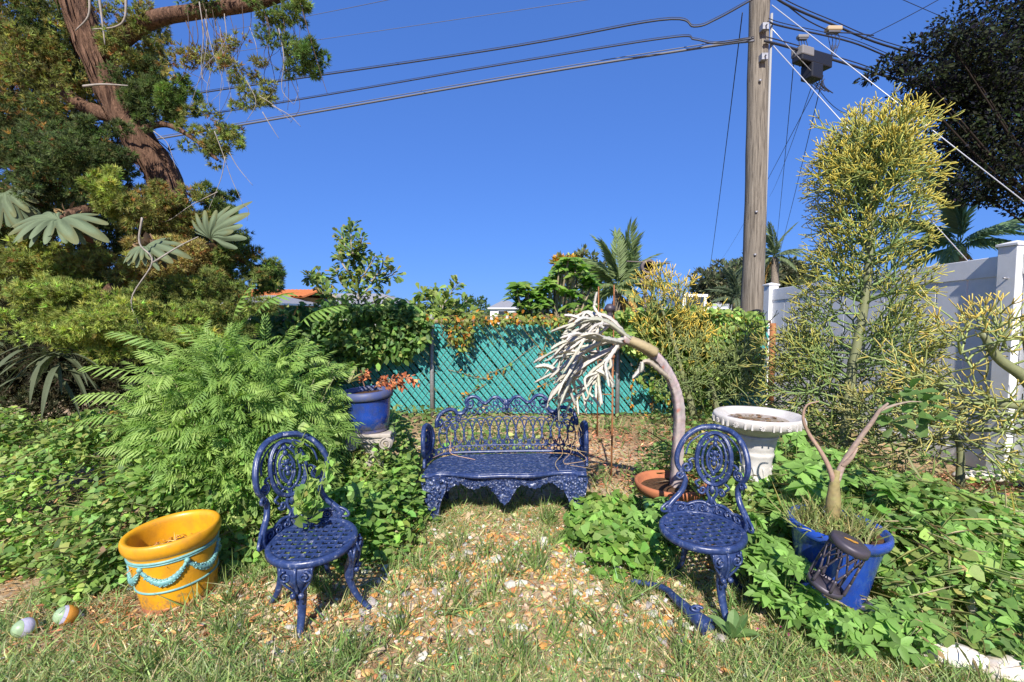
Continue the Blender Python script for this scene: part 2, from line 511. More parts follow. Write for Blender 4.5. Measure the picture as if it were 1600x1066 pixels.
# ------------------------------------------------------------------ white vinyl fence
A = np.array((4.21, 4.10)); B = np.array((4.03, 7.60)); D3 = np.array((4.36, 1.2))
wf = thing('vinyl_fence', 'tall white vinyl board fence running back along the right side', 'fence', (A[0], A[1], 0))
def post(mbx, p, h, s, ang):
    V, Fq = box(-s / 2, -s / 2, -.1, s / 2, s / 2, h); mbx.add(rotz(V, ang, (p[0], p[1], 0)), Fq)
def cap(p, h, s, ang):
    c = MB(); e = s / 2 + .012
    V, Fq = box(-e, -e, h, e, e, h + .022); c.add(rotz(V, ang, (p[0], p[1], 0)), Fq)
    V = np.array([(-e + .006, -e + .006, h + .022), (e - .006, -e + .006, h + .022), (e - .006, e - .006, h + .022), (-e + .006, e - .006, h + .022), (0, 0, h + .05)])
    c.add(rotz(V, ang, (p[0], p[1], 0)), [np.array([(0, 1, 4), (1, 2, 4), (2, 3, 4), (3, 0, 4)])]); return c
segs = [(D3 - A, np.zeros(2)), (np.zeros(2), B - A)]
for q, hh in ((np.zeros(2), 2.0), (B - A, 1.86), (D3 - A, 2.06)):
    m_ = MB(); post(m_, q, hh, .155 if hh != 1.86 else .15, math.radians(3)); o = m_.build('post', M_white, wf, False, .006)
    cap(q, hh, .155, math.radians(3)).build('post_cap', M_white, o, False, .003)
for p0, p1 in segs:
    d = p1 - p0; L = np.linalg.norm(d); ang = math.atan2(d[1], d[0])
    z1 = lambda s, p0=p0, p1=p1: 1.93 - .038 * ((p0 + (p1 - p0) * s)[1])
    def rail(z0a, z1a, th):
        m_ = MB(); V, Fq = box(.08, -th / 2, 0, L - .08, th / 2, 1)
        V[:, 2] = np.where(V[:, 2] > .5, z1a, z0a) - .038 * (p0[1] + V[:, 0] / L * (p1 - p0)[1])
        m_.add(rotz(V, ang, (p0[0], p0[1], 0)), Fq); return m_
    rail(1.76, 1.935, .05).build('top_rail', M_white, wf, False, .005)
    rail(.06, .2, .05).build('bottom_rail', M_white, wf, False, .005)
    nb = int((L - .16) / .285)
    bw = (L - .16) / nb
    for b_ in range(nb):
        m_ = MB(); V, Fq = box(.08 + b_ * bw + .007, -.016, 0, .08 + (b_ + 1) * bw - .007, .016, 1)
        V[:, 2] = np.where(V[:, 2] > .5, 1.77, .19) - .038 * (p0[1] + V[:, 0] / L * (p1 - p0)[1])
        m_.add(rotz(V, ang, (p0[0], p0[1], 0)), Fq); m_.build('board', M_white, wf, False, .004)
# small screw with its bracket on the near post
m_ = MB(); m_.add(*tube([(-.075, -.02, 1.73), (-.115, -.022, 1.735)], .007, 8)); m_.build('screw', M_galv, wf)

# ------------------------------------------------------------------ utility pole and lines
PX, PYY = P(1172, 488, 8.3)[0], 8.3
up = thing('utility_pole', 'tall weathered wooden utility pole behind the fence beside the white fence post', 'utility pole', (PX, PYY, 0))
zz = np.linspace(-.3, 10.5, 28)
pp = np.stack((.02 * np.sin(zz * .7) + .005 * zz, .01 * np.cos(zz), zz), 1)
MB().add(*tube(pp, .182 - .0042 * zz + .004 * np.sin(zz * 5), 18)).build('shaft', M_pole, up)
M_dark = solid('dark_rubber_cable', (.035, .035, .045), .5, .4)
M_lead = solid('grey_cable', (.13, .13, .15), .5, .4)
M_wirew = solid('bright_guy_wire', (.55, .56, .6), .4, .5, metal=.3)
M_pvc = solid('grey_conduit', (.3, .3, .3), .5, .4)
MB().add(*tube([(.155, -.09, 0.), (.165, -.09, 4.0), (.172, -.085, 6.3)], .02, 8)).build('conduit', M_pvc, up)
for z in (6.02, 5.55, 6.75):
    mb = MB(); V, Fq = box(-.05, -.25, z - .05, .05, -.14, z + .05); mb.add(V, Fq)
    mb.add(*tube([(0, -.3, z), (0, .26, z)], .012, 6)); mb.build('cable_clamp', M_galv, up, False)
for z in (5.2, 3.1, 2.4):
    mb = MB(); mb.add(*tube([(-.03, -.19, z), (-.03, -.155, z)], .02, 8)); mb.build('bolt', M_galv, up)

def sag(p0, p1, s, n=26):
    t = np.linspace(0, 1, n)[:, None]
    q = np.asarray(p0) * (1 - t) + np.asarray(p1) * t
    q[:, 2] -= s * 4 * (t * (1 - t))[:, 0]; return q
def cable(name, label, pts, r, mat=M_dark, group=None, cat='cable', extra=None):
    mb = MB(); 
    for p in (pts if isinstance(pts, list) else [pts]): mb.add(*tube(p, r * .85, 6))
    if extra: extra(mb)
    o = mb.build(name, mat); return tag(o, label, cat, group)
far_l = lambda px, py, Y: P(px, py, Y)
g_c = 'overhead cables on the utility pole'
def line_left(py0, a, b, r, lab, mat=M_dark, lash=True, curve=0.06):
    p0 = P(1178, py0, 8.08); p1 = P(*a); d = (p1 - p0); p2 = p1 + d * .9
    pts = np.concatenate((sag(p0, p1, curve, 24), sag(p1, p2, .02, 10)[1:]))
    if b: pts = catmull([p0] + [P(*q) for q in b] + [p1, p2], 8)
    def ex(mb):
        q = pts + np.array((0, 0, r * 2.1)); mb.add(*tube(q, r * .35, 5))
    return cable('overhead_cable', lab, pts, r, mat, g_c, extra=ex if lash else None)
line_left(64, (350, 200, 11.3), [(1100, 74, 8.6), (800, 122, 9.6)], .024, 'lowest and thickest grey overhead cable running left from the pole', M_lead)
line_left(60, (330, 178, 11.3), [(1120, 68, 8.3), (1085, 62, 8.4), (1040, 60, 8.6), (780, 102, 9.6)], .014, 'middle dark overhead cable running left from the pole', M_dark)
line_left(-2, (220, 160, 11.3), [(1120, 30, 8.3), (1085, 42, 8.4), (1030, 32, 8.6), (760, 80, 9.6)], .016, 'upper dark overhead cable bending down left of the pole', M_dark)
line_left(-8, (515, 140, 10.8), None, .005, 'thin grey wire under the upper cable left of the pole', M_lead, False) if False else None
for (x0, y0, x1, y1), lab in (((1178, -40, 512, 58), 'thin pale wire high in the sky left of the pole'), ((700, -20, 470, 25), 'short thin pale wire crossing the top edge of the sky')):
    p0 = P(x0, y0, 8.1); p1 = P(x1, y1, 11); cable('overhead_wire', lab, sag(p0, p1 + (p1 - p0) * .8, .03), .006, M_lead, None, 'wire')
def line_right(pts, r, lab, lash=False):
    q = [P(*p) for p in pts]; q.append(q[-1] + (q[-1] - q[-2]) * 1.2)
    c = catmull(q, 8)
    ex = (lambda mb: mb.add(*tube(c + np.array((.0, -.02, r * 2.3)), r * .4, 5))) if lash else None
    return cable('overhead_cable', lab, c, r, M_dark, g_c, extra=ex)
line_right([(1195, 64, 8.08), (1240, 76, 8.4), (1330, 102, 9.0), (1400, 124, 9.5), (1600, 178, 10.8)], .024, 'lowest dark overhead cable running right from the pole through the splice box', True)
line_right([(1200, 34, 8.08), (1225, 42, 8.3), (1330, 66, 9.0), (1420, 100, 9.7), (1600, 150, 10.8)], .017, 'middle dark overhead cable running right from the pole', True)
line_right([(1190, -20, 8.08), (1230, 8, 8.3), (1300, 38, 8.9), (1400, 76, 9.6), (1600, 125, 10.8)], .022, 'upper thick overhead cable running right from the pole', True)
line_right([(1225, 5, 8.3), (1262, 32, 8.6), (1300, 49, 8.9), (1330, 52, 9.0)], .012, 'short loop of cable slung under the upper right line')
cable('overhead_wire', 'thin dark wire crossing the upper right corner towards the tree', sag(P(1400, -5, 9), P(1600, 78, 12), .02), .007, M_dark, None, 'wire')
cable('overhead_wire', 'thin dark wire climbing from the box to the upper right edge of the sky', sag(P(1345, 62, 9), P(1480, -8, 8), .02), .007, M_dark, None, 'wire')
# guy wires
g1 = P(1600, 315, 7.5); p0 = np.array((PX + .16, 8.2, P(1200, 8, 8.2)[2]))
gd = (g1 - p0)
cable('guy_wire', 'long bright guy wire slanting down right across the dark tree', sag(p0, p0 + gd * (p0[2] / -gd[2]), .0, 3), .009, M_wirew, None, 'wire')
p0 = P(1205, 68, 8.2); g2 = P(1505, 400, 7.6); gd = g2 - p0
cable('guy_wire', 'lower bright guy wire slanting down right to behind the white fence', sag(p0, p0 + gd * (p0[2] / -gd[2]), .0, 3), .009, M_wirew, None, 'wire')
p0 = P(1203, 42, 8.2); g3 = P(1272, 116, 8.5)
cable('guy_wire', 'short bright wire from the pole to the black splice box', sag(p0, g3, .0, 3), .008, M_wirew, None, 'wire')
# splice closure
sp = thing('splice_box', 'black cable splice enclosure hanging on the line right of the pole', 'cable box', tuple(P(1268, 92, 8.6)))
M_blk = solid('black_plastic', (.014, .014, .018), .45, .5); M_bgrey = solid('grey_plastic', (.2, .19, .19), .6, .4)
dv = nrm(P(1400, 124, 9.5) - P(1240, 76, 8.4)); side = nrm(np.cross(dv, (0, 0, 1))); upv = np.cross(side, dv)
def obox(a0, a1, b0, b1, c0, c1, name, mat):
    V, Fq = box(a0, b0, c0, a1, b1, c1); V = V[:, :1] * dv + V[:, 1:2] * side + V[:, 2:] * upv
    MB().add(V, Fq).build(name, mat, sp, False, .02)
obox(-.36, .4, -.1, .1, -.12, .1, 'case', M_blk); obox(-.12, .16, -.11, .11, -.36, -.11, 'lower_case', M_blk)
obox(-.37, -.08, -.112, .112, -.03, .12, 'cover', M_bgrey)
mb = MB()
for s in range(5):
    a = np.array((-.1 + .1 * s)) * dv + np.array((0, 0, -.3)); mb.add(*tube(catmull([a, a + [.05, 0, -.12], a + [.22, .05, -.2], a + [.3 - .1 * s, .0, -.05]], 6), .007, 5))
mb.build('loose_wires', M_dark, sp)
def junction(px, py, Y, s, lab, mat):
    o = thing('junction_box', lab, 'cable box', tuple(P(px, py, Y)))
    MB().add(*box(-s, -s * .5, -s * .3, s, s * .5, s * .3)).build('case', mat, o, False, s * .15)
    MB().add(*box(-s * .8, -s * .4, -s * .55, s * .8, s * .4, -s * .31)).build('terminal_block', M_lead, o, False, s * .1)
    mb = MB()
    for k in range(4):
        a = np.array((-s * .7 + k * s * .45, 0, -s * .5)); mb.add(*tube(catmull([a, a + [.03, 0, -.15], a + [.1 - .06 * k, .02, -.28 - .05 * k], a + [.2 - .1 * k, 0, -.2]], 6), .006, 5))
    mb.build('loose_wires', M_dark, o)
junction(1302, 46, 8.85, .13, 'tan terminal box under the upper right overhead cable', solid('tan_plastic', (.42, .32, .2), .6, .3))
junction(1254, 58, 8.5, .09, 'small grey terminal box between the middle cables right of the pole', M_bgrey)
# service drops to far houses
drops = [((1160, 20, 8.2), (1108, 425, 22), 'dark service wire hanging left of the pole down to the far roofs', .010),
         ((1205, 70, 8.2), (1196, 400, 16), 'thin wire hanging close along the right side of the pole', .006),
         ((1240, 100, 8.6), (1212, 390, 26), 'thin wire dropping from the black box towards the far palm', .008),
         ((1275, 115, 8.7), (1205, 300, 30), 'first of two crossing thin wires below the black box', .008),
         ((1285, 118, 8.7), (1130, 400, 40), 'long faint wire slanting left from the black box behind the pole', .008),
         ((1286, 118, 8.7), (1215, 402, 30), 'steep thin wire below the black box beside the yellow-tipped plant', .009),
         ((1262, 112, 8.7), (1330, 170, 12), 'thin wire running right from the black box behind the yellow-tipped plant', .008)]
for a, b, lab, r in drops:
    p0, p1 = P(*a), P(*b); n_ = 24; q = sag(p0, p1 + (p1 - p0) * .15, .25)
    cable('service_wire', lab, q, r, M_dark, None, 'wire')

# ------------------------------------------------------------------ houses far behind the fence
M_shingle = solid('grey_shingles', (.27, .27, .29), .9, .2, noise=.6, nscale=6, c2=(.2, .2, .21))
M_wall = solid('pale_stucco', (.72, .70, .68), .8, .2, noise=.2, nscale=2, c2=(.64, .62, .6))
M_cream = solid('ochre_stucco', (.45, .22, .05), .8, .2, noise=.3, nscale=2)
M_tile = solid('orange_clay_tile', (.62, .2, .06), .8, .25, noise=.5, nscale=5, c2=(.42, .12, .04))
M_darkbark = solid('dark_bark', (.035, .027, .022), .95, .1, noise=.5, nscale=12)
M_glass = solid('dark_window_glass', (.03, .04, .05), .08, .6)
M_trim = solid('white_trim', (.78, .78, .78), .6, .3)
def house(name, lab, x0, x1, y, dpt, eave, ridge, wallm, roofm, over=.5, hip=True, base=-.0, windows=(), fas=M_trim, cat='house'):
    h = thing(name, lab, cat, ((x0 + x1) / 2, y, base))
    w2 = (x1 - x0) / 2
    MB().add(*box(-w2, 0, -.3, w2, dpt, eave)).build('wall', wallm, h, False)
    e = over; hp = min(w2, dpt / 2) * (.9 if hip else -.0)
    th = .16
    B_ = [(-w2 - e, -e), (w2 + e, -e), (w2 + e, dpt + e), (-w2 - e, dpt + e)]
    R_ = [(-w2 - e + hp, dpt / 2), (w2 + e - hp, dpt / 2)]
    V = [(a, b, eave) for a, b in B_] + [(a, b, ridge) for a, b in R_] + [(a, b, eave - th) for a, b in B_]
    m = MB(); m.add(V, [(0, 1, 5, 4), (2, 3, 4, 5), (1, 2, 5), (3, 0, 4), (9, 8, 7, 6)])
    rf = m.build('roof', roofm, h, False)
    MB().add(V, [(6, 7, 1, 0), (7, 8, 2, 1), (8, 9, 3, 2), (9, 6, 0, 3)]).build('fascia', fas, rf, False)
    for (wx, wz, ww, wh) in windows:
        fr = MB(); 
        for bb in ((-ww / 2 - .07, -.05, -.07, ww / 2 + .07, 0, 0), (-ww / 2 - .07, -.05, wh, ww / 2 + .07, 0, wh + .07), (-ww / 2 - .07, -.05, 0, -ww / 2, 0, wh), (ww / 2, -.05, 0, ww / 2 + .07, 0, wh)):
            V, Fq = box(*bb); fr.add(V + [wx, -.002, wz], Fq)
        f = fr.build('window', M_trim, h, False)
        V, Fq = box(-ww / 2, -.02, 0, ww / 2, -.004, wh); MB().add(V + [wx, 0, wz], Fq).build('pane', M_glass, f, False)
    return h
def at(px, Y): return (px - 800) / F * Y
house('house', 'low pale house with grey shingle roof behind the tall shrub', at(432, 55), at(632, 55), 55, 10, 2.25, 3.75, M_wall, M_shingle, .7, True, windows=[(-3, .9, 1.4, 1.1), (2, .9, 1.4, 1.1), (5.2, .9, 1.2, 1.1)])
h2 = house('house', 'ochre house with orange clay tile roof behind the left conifer', at(345, 40), at(428, 40), 40, 9, 2.2, 3.0, M_cream, M_shingle, .5, True, windows=[(0, .9, 1.3, 1.1)])
# clay tile rows on the ochre house, each barrel course built
tl = thing('house', 'rear building showing only a ridge of bright orange barrel tiles', 'house', (at(420, 47), 47, 0))
MB().add(*box(-5, 0, -.2, 3.2, 8, 2.9)).build('wall', M_cream, tl, False)
rf = MB().add([(-5.5, -.6, 2.85), (3.7, -.6, 2.85), (3.7, 4.2, 3.7), (-5.5, 4.2, 3.7), (3.7, 8.6, 2.85), (-5.5, 8.6, 2.85)], [(0, 1, 2, 3), (3, 2, 4, 5)]).build('roof', M_tile, tl, False)
bar = MB()
a = np.linspace(0, PI, 7); L0 = np.stack((.2 * np.cos(a), np.full(7, -.62), 2.86 + .16 * np.sin(a)), 1); L1 = L0 + [0, 4.8, .84]
bar.add(*strip(L0, L1)); me = bar.mesh('tile_course'); me.materials.append(M_tile)
for k in range(22):
    o = link('tile_course', me, rf); o.location = (-5.2 + k * .41, 0, .004)
house('house', 'small white house with grey roof far off left of the leafy shrub', at(766, 60), at(812, 60), 60, 8, 2.0, 2.95, M_wall, M_shingle, .3, True, windows=[(-.4, .7, .8, .9)])
house('house', 'low house with light grey roof just left of the utility pole', at(1085, 45), at(1160, 45), 45, 9, 1.85, 2.75, M_wall, solid('light_grey_roof', (.42, .42, .45), .8, .3, noise=.4, nscale=6, c2=(.34, .34, .36)), .5, True)
house('shed', 'small white-framed box structure behind the yellow-tipped shrub', at(1066, 30), at(1103, 30), 30, 3, 2.55, 2.62, M_trim, M_trim, .06, False, cat='shed', windows=[(0, 1.2, 1.1, 1.2)])

# far wood on the horizon
n = 22000
ang = rng.uniform(math.radians(20), math.radians(160), n); rad = rng.uniform(85, 110, n)
hh = 3.0 + 1.0 * np.sin(ang * 31) + .8 * np.sin(ang * 77 + 1) + .6 * np.sin(ang * 190)
pos = np.stack((rad * np.cos(ang), rad * np.sin(ang), hh * rng.random(n) ** .6), 1)
mb = MB(); d = rdir(n); d[:, 1] -= .6
scat(mb, KITE, pos, frames(rdir(n), nrm(d)), rng.uniform(.5, 1.1, n), jit((.05, .085, .03), n, .3))
o = mb.build('distant_wood', M_soft, smooth=False); o['kind'] = 'stuff'

# ------------------------------------------------------------------ cast garden furniture
def spiral(cx, cz, r0, r1, turns, ph=0., d=1, n=26):
    t = np.linspace(0, 1, n); r = r0 + (r1 - r0) * t; a = ph + d * turns * 2 * PI * t
    return np.stack((cx + r * np.cos(a), cz + r * np.sin(a)), 1)
def oval(cx, cz, rx, rz, n=28, a0=0., a1=2 * PI):
    a = np.linspace(a0, a1, n); return np.stack((cx + rx * np.cos(a), cz + rz * np.sin(a)), 1)
def blob(mb, c, r, n=8, c_=(1, 1, 1)):
    r = np.broadcast_to(r, (3,)); th = np.linspace(0, PI, 6); pr = np.stack((np.sin(th), -np.cos(th)), 1)
    V, Fq = lathe(pr, n); mb.add(V * r + np.asarray(c), Fq, c_)

def ellip_loft(path, T, R_, a, b, n=12):
    """cross-section ellipses: a along T, b along R_"""
    ang = np.arange(n) / n * 2 * PI; m = len(path)
    V = path[:, None] + a[:, None, None] * np.cos(ang)[None, :, None] * T + b[:, None, None] * np.sin(ang)[None, :, None] * R_
    i = np.arange(m - 1)[:, None] * n; j = np.arange(n)[None]; k = (j + 1) % n
    return V.reshape(-1, 3), [np.stack((i + j, i + k, i + n + k, i + n + j), -1).reshape(-1, 4), np.array([list(range(n))[::-1]]), np.array([[(m - 1) * n + q for q in range(n)]])]

def chair_leg(ang, front=True):
    Rd = np.array((math.cos(ang), math.sin(ang), 0)); T = np.array((-Rd[1], Rd[0], 0)); Z = np.array((0, 0, 1.))
    key = np.array([(.415, .172, .078, .012), (.385, .188, .076, .018), (.345, .192, .062, .024), (.30, .178, .036, .026), (.262, .165, .026, .024), (.2, .162, .021, .019), (.12, .185, .018, .016), (.06, .222, .016, .014), (.02, .262, .018, .012), (0, .28, .02, .011)])
    if not front: key[:, 2] *= .7; key[5:, 1] += .01
    k = catmull(key, 4)
    path = Rd * k[:, 1:2] + Z * k[:, :1]
    mb = MB(); mb.add(*ellip_loft(path, T, Rd, k[:, 2], k[:, 3]))
    if front:
        for s in (-1, 1):
            q = spiral(s * .042, .362, .03, .006, 1.4, PI / 2, -s, 20); mb.add(*tube(Rd * .212 + T * q[:, :1] + Z * q[:, 1:], .0065, 5))
            q = np.array([(s * .07, .40), (s * .066, .35), (s * .045, .31), (s * .02, .27), (s * .012, .2)])
            qq = catmull(q, 4); rr = np.interp(qq[:, 1], [.2, .27, .31, .35, .4], [.178, .188, .202, .208, .198])
            mb.add(*tube(Rd * rr[:, None] + T * qq[:, :1] + Z * qq[:, 1:], .006, 5))
        blob(mb, Rd * .205 + Z * .262 + T * .018, .014); blob(mb, Rd * .205 + Z * .262 - T * .018, .014)
        z = np.linspace(.26, .40, 8); rr = np.interp(z, [.26, .3, .345, .385, .4], [.195, .207, .218, .21, .2])
        mb.add(*tube(Rd * rr[:, None] + Z * z[:, None], .008, 5))
    return mb

def back_map(q, off=0.):
    q = np.asarray(q, float); v = q[:, 1]; u = q[:, 0] * np.interp(v, [.42, .52], [1, .83])
    return np.stack((u, .195 + .17 * (v - .42) - 2.7 * u * u + off, v), 1)

def make_chair(label, loc, rot, skip=()):
    t = thing('garden_chair', label, 'chair', loc, rot, 'blue cast-iron garden chairs'); t.scale = (1, 1, .935)
    # seat: pierced disc, rim, turned-down edge
    mb = MB(); Rr = .2; z0, z1 = .412, .424
    s = .046; hq = .30
    for a in range(-6, 7):
        for b in range(-6, 7):
            cx, cy = (a + b) * s * .5 * 1.1, (a - b) * s * .5 * 1.1
            if math.hypot(cx, cy) > Rr - .008: continue
            e = s * .55; h = e * (.74 if (a * 7 + b * 3) % 4 else .55); hw = h * (1.0 if (a + b) % 2 else .72)
            O = np.array([(0, -e), (e, 0), (0, e), (-e, 0)]); I = np.array([(0, -hw), (h, 0), (0, hw), (-h, 0)])
            if math.hypot(cx, cy) > Rr - .034: I = I * .02
            V = np.concatenate([np.c_[O, np.full(4, z1)], np.c_[I, np.full(4, z1 - .002)], np.c_[I, np.full(4, z0)], np.c_[O, np.full(4, z0)]])
            rad = np.hypot(V[:, 0] + cx, V[:, 1] + cy); V[:, 0] += cx; V[:, 1] += cy
            sc_ = np.minimum(1, (Rr - .004) / np.maximum(rad, 1e-6)); V[:, 0] *= sc_; V[:, 1] *= sc_
            Fq = [(i_, (i_ + 1) % 4, 4 + (i_ + 1) % 4, 4 + i_) for i_ in range(4)] + [(4 + i_, 4 + (i_ + 1) % 4, 8 + (i_ + 1) % 4, 8 + i_) for i_ in range(4)] + [(8 + i_, 8 + (i_ + 1) % 4, 12 + (i_ + 1) % 4, 12 + i_) for i_ in range(4)]
            mb.add(V, Fq)
    mb.build('seat', M_iron, t, False)
    pr = [(Rr - .022, z1 - .006), (Rr - .02, z1 + .003), (Rr - .004, z1 + .004), (Rr + .005, z1 - .003), (Rr + .006, z0 - .014), (Rr - .002, z0 - .018), (Rr - .01, z0 - .006), (Rr - .022, z1 - .006)]
    MB().add(*lathe(pr, 48)).build('seat_rim', M_iron, t)
    # hoop
    mb = MB()
    for sg in (-1, 1):
        low = catmull([(sg * .188, .42), (sg * .205, .455), (sg * .192, .50), (sg * .165, .55), (sg * .158, .60), (sg * .178, .64)], 6)
        up_ = catmull([(sg * .178, .64), (sg * .206, .69), (sg * .206, .76), (sg * .17, .838), (sg * .10, .888), (0, .903)], 6)
        mb.add(*tube(back_map(low), np.linspace(.017, .014, len(low)), 8)); mb.add(*tube(back_map(up_), np.linspace(.013, .017, len(up_)), 8))
        mb.add(*tube(back_map(up_, -.012), .006, 6))
        mb.add(*tube(back_map(spiral(sg * .205, .45, .03, .008, 1.3, PI / 2, -sg), -.006), .0075, 6))
        mb.add(*tube(back_map(spiral(sg * .185, .628, .02, .005, 1.2, 0, sg, 18), -.01), .0085, 6))
        mb.add(*tube(back_map(spiral(sg * .155, .67, .03, .007, 1.5, PI / 2 + sg * .4, sg, 24)), .008, 6))
        mb.add(*tube(back_map(catmull([(sg * .15, .70), (sg * .13, .715), (sg * .108, .71)], 5)), .007, 6))
        mb.add(*tube(back_map(catmull([(sg * .165, .74), (sg * .15, .80), (sg * .1, .845), (sg * .05, .868)], 5), .002), .005, 6))
    mb.build('back_frame', M_iron, t)
    # medallion
    mb = MB()
    mb.add(*tube(back_map(oval(0, .725, .103, .143, 40)), .013, 8, False)); mb.add(*tube(back_map(oval(0, .725, .103, .143, 40), -.011), .006, 6, False))
    mb.add(*tube(back_map(oval(0, .725, .072, .11, 32)), .0075, 6, False)); mb.add(*tube(back_map(oval(0, .725, .044, .074, 28)), .0075, 6, False))
    for sg in (-1, 1):
        mb.add(*tube(back_map(spiral(sg * .02, .745, .024, .005, 1.3, PI / 2, sg, 22), -.004), .006, 6))
        mb.add(*tube(back_map(catmull([(0, .65), (sg * .02, .68), (sg * .024, .715), (0, .735)], 5), -.004), .0055, 6))
        mb.add(*tube(back_map(catmull([(sg * .05, .845), (sg * .028, .825), (sg * .01, .84), (0, .865)], 5)), .007, 6))
        mb.add(*tube(back_map(catmull([(sg * .055, .607), (sg * .03, .63), (sg * .012, .615), (0, .585)], 5)), .007, 6))
        for q in ((.088, .725), (.078, .79), (.078, .66), (.055, .83), (.055, .62)):
            blob(mb, back_map([(sg * q[0], q[1])], -.004)[0], .009, 6)
    for z in (.835, .808, .645, .725, .70, .76): blob(mb, back_map([(0, z)], -.008)[0], (.013, .01, .016), 8)
    # stem and fan below
    for sg in (-1, 1):
        mb.add(*tube(back_map(catmull([(sg * .018, .585), (sg * .03, .54), (sg * .012, .50), (sg * .035, .46), (sg * .02, .43)], 6)), .009, 6))
        mb.add(*tube(back_map(spiral(sg * .058, .545, .024, .005, 1.2, PI, -sg, 20)), .007, 6))
        mb.add(*tube(back_map(catmull([(sg * .08, .56), (sg * .10, .585), (sg * .075, .60)], 5)), .007, 6))
    blob(mb, back_map([(0, .555)], -.004)[0], (.014, .01, .03)); blob(mb, back_map([(0, .49)], -.004)[0], (.012, .01, .03))
    mb.build('back_medallion', M_iron, t)
    # raised scroll skirt round the rear of the seat
    mb = MB()
    u = np.linspace(-.185, .185, 41); top = .452 + .016 * np.abs(np.sin(u * 26)) + .012 * np.cos(u / .185 * PI / 2)
    mb.add(*tube(back_map(np.stack((u, top), 1)), .009, 6))
    L0 = back_map(np.stack((u, np.full(41, .418)), 1)); L1 = back_map(np.stack((u, top), 1)); mb.add(*strip(L0, L1)); mb.add(*strip(L1 + [0, .008, 0], L0 + [0, .008, 0]))
    for c in (-.145, -.095, -.045, .045, .095, .145):
        mb.add(*tube(back_map(spiral(c, .446, .02, .004, 1.4, PI / 2, 1 if c > 0 else -1, 20), -.007), .0055, 6))
    mb.build('seat_skirt', M_iron, t)
    for nm_, a in (('front_a', -135), ('front_b', -45), ('rear_a', 130), ('rear_b', 50)):
        if nm_ in skip: continue
        chair_leg(math.radians(a), nm_.startswith('front')).build('leg', M_iron, t)
    return t
def face_rot(dx, dy): return math.atan2(dy, dx) + PI / 2       # local -Y turned to (dx,dy)
make_chair('blue ornate cast-iron chair entwined with clover leaves beside the yellow pot', (-.945, 2.29, -.02), (math.radians(3), math.radians(-4), face_rot(.72, -.69)))
make_chair('blue ornate cast-iron chair missing a front leg in front of the white bird bath', (.945, 2.37, -.015), (math.radians(2), math.radians(1), face_rot(-.55, -.83)), skip=('front_a',))
# the broken-off leg lying on the gravel
pa, pb, pc, pd = G(990, 908, .02), G(1035, 918, .03), G(1080, 958, .045), G(1108, 982, .03)
q = catmull([pa, pb, (pb + pc) / 2 + [0, 0, .004], pc, pd], 7)
bl = thing('broken_chair_leg', 'broken-off blue iron chair leg lying on the gravel below the right chair', 'chair leg', tuple(q[len(q) // 2] * [1, 1, 0]))
off = np.array(bl.location)
rr = np.interp(np.linspace(0, 1, len(q)), [0, .1, .5, .75, .9, 1], [.013, .013, .02, .028, .036, .043])
V, Fq = tube(q - off, rr, 12, False); V2, _ = tube(q - off, rr * .78, 12, False)
m_ = MB(); m_.add(V, Fq); m_.add(V2[:, :], [f[:, ::-1] for f in Fq])
nn = len(V); e = np.arange(12); last = nn - 12
m_.add(np.concatenate((V[last:], V2[last:])), [np.stack((e, (e + 1) % 12, 12 + (e + 1) % 12, 12 + e), 1)])
m_.build('shaft', M_iron, bl)
m_ = MB(); blob(m_, V[:12].mean(0), (.015, .015, .012)); m_.build('foot', M_iron, bl)
m_ = MB(); s_ = spiral(0, 0, .03, .006, 1.3, 0, 1, 20); c_ = (q[-6] - off); m_.add(*tube(c_ + np.stack((s_[:, 0], s_[:, 1] * .4, .04 + s_[:, 1] * .3), 1), .007, 6)); m_.build('scroll', M_iron, bl)

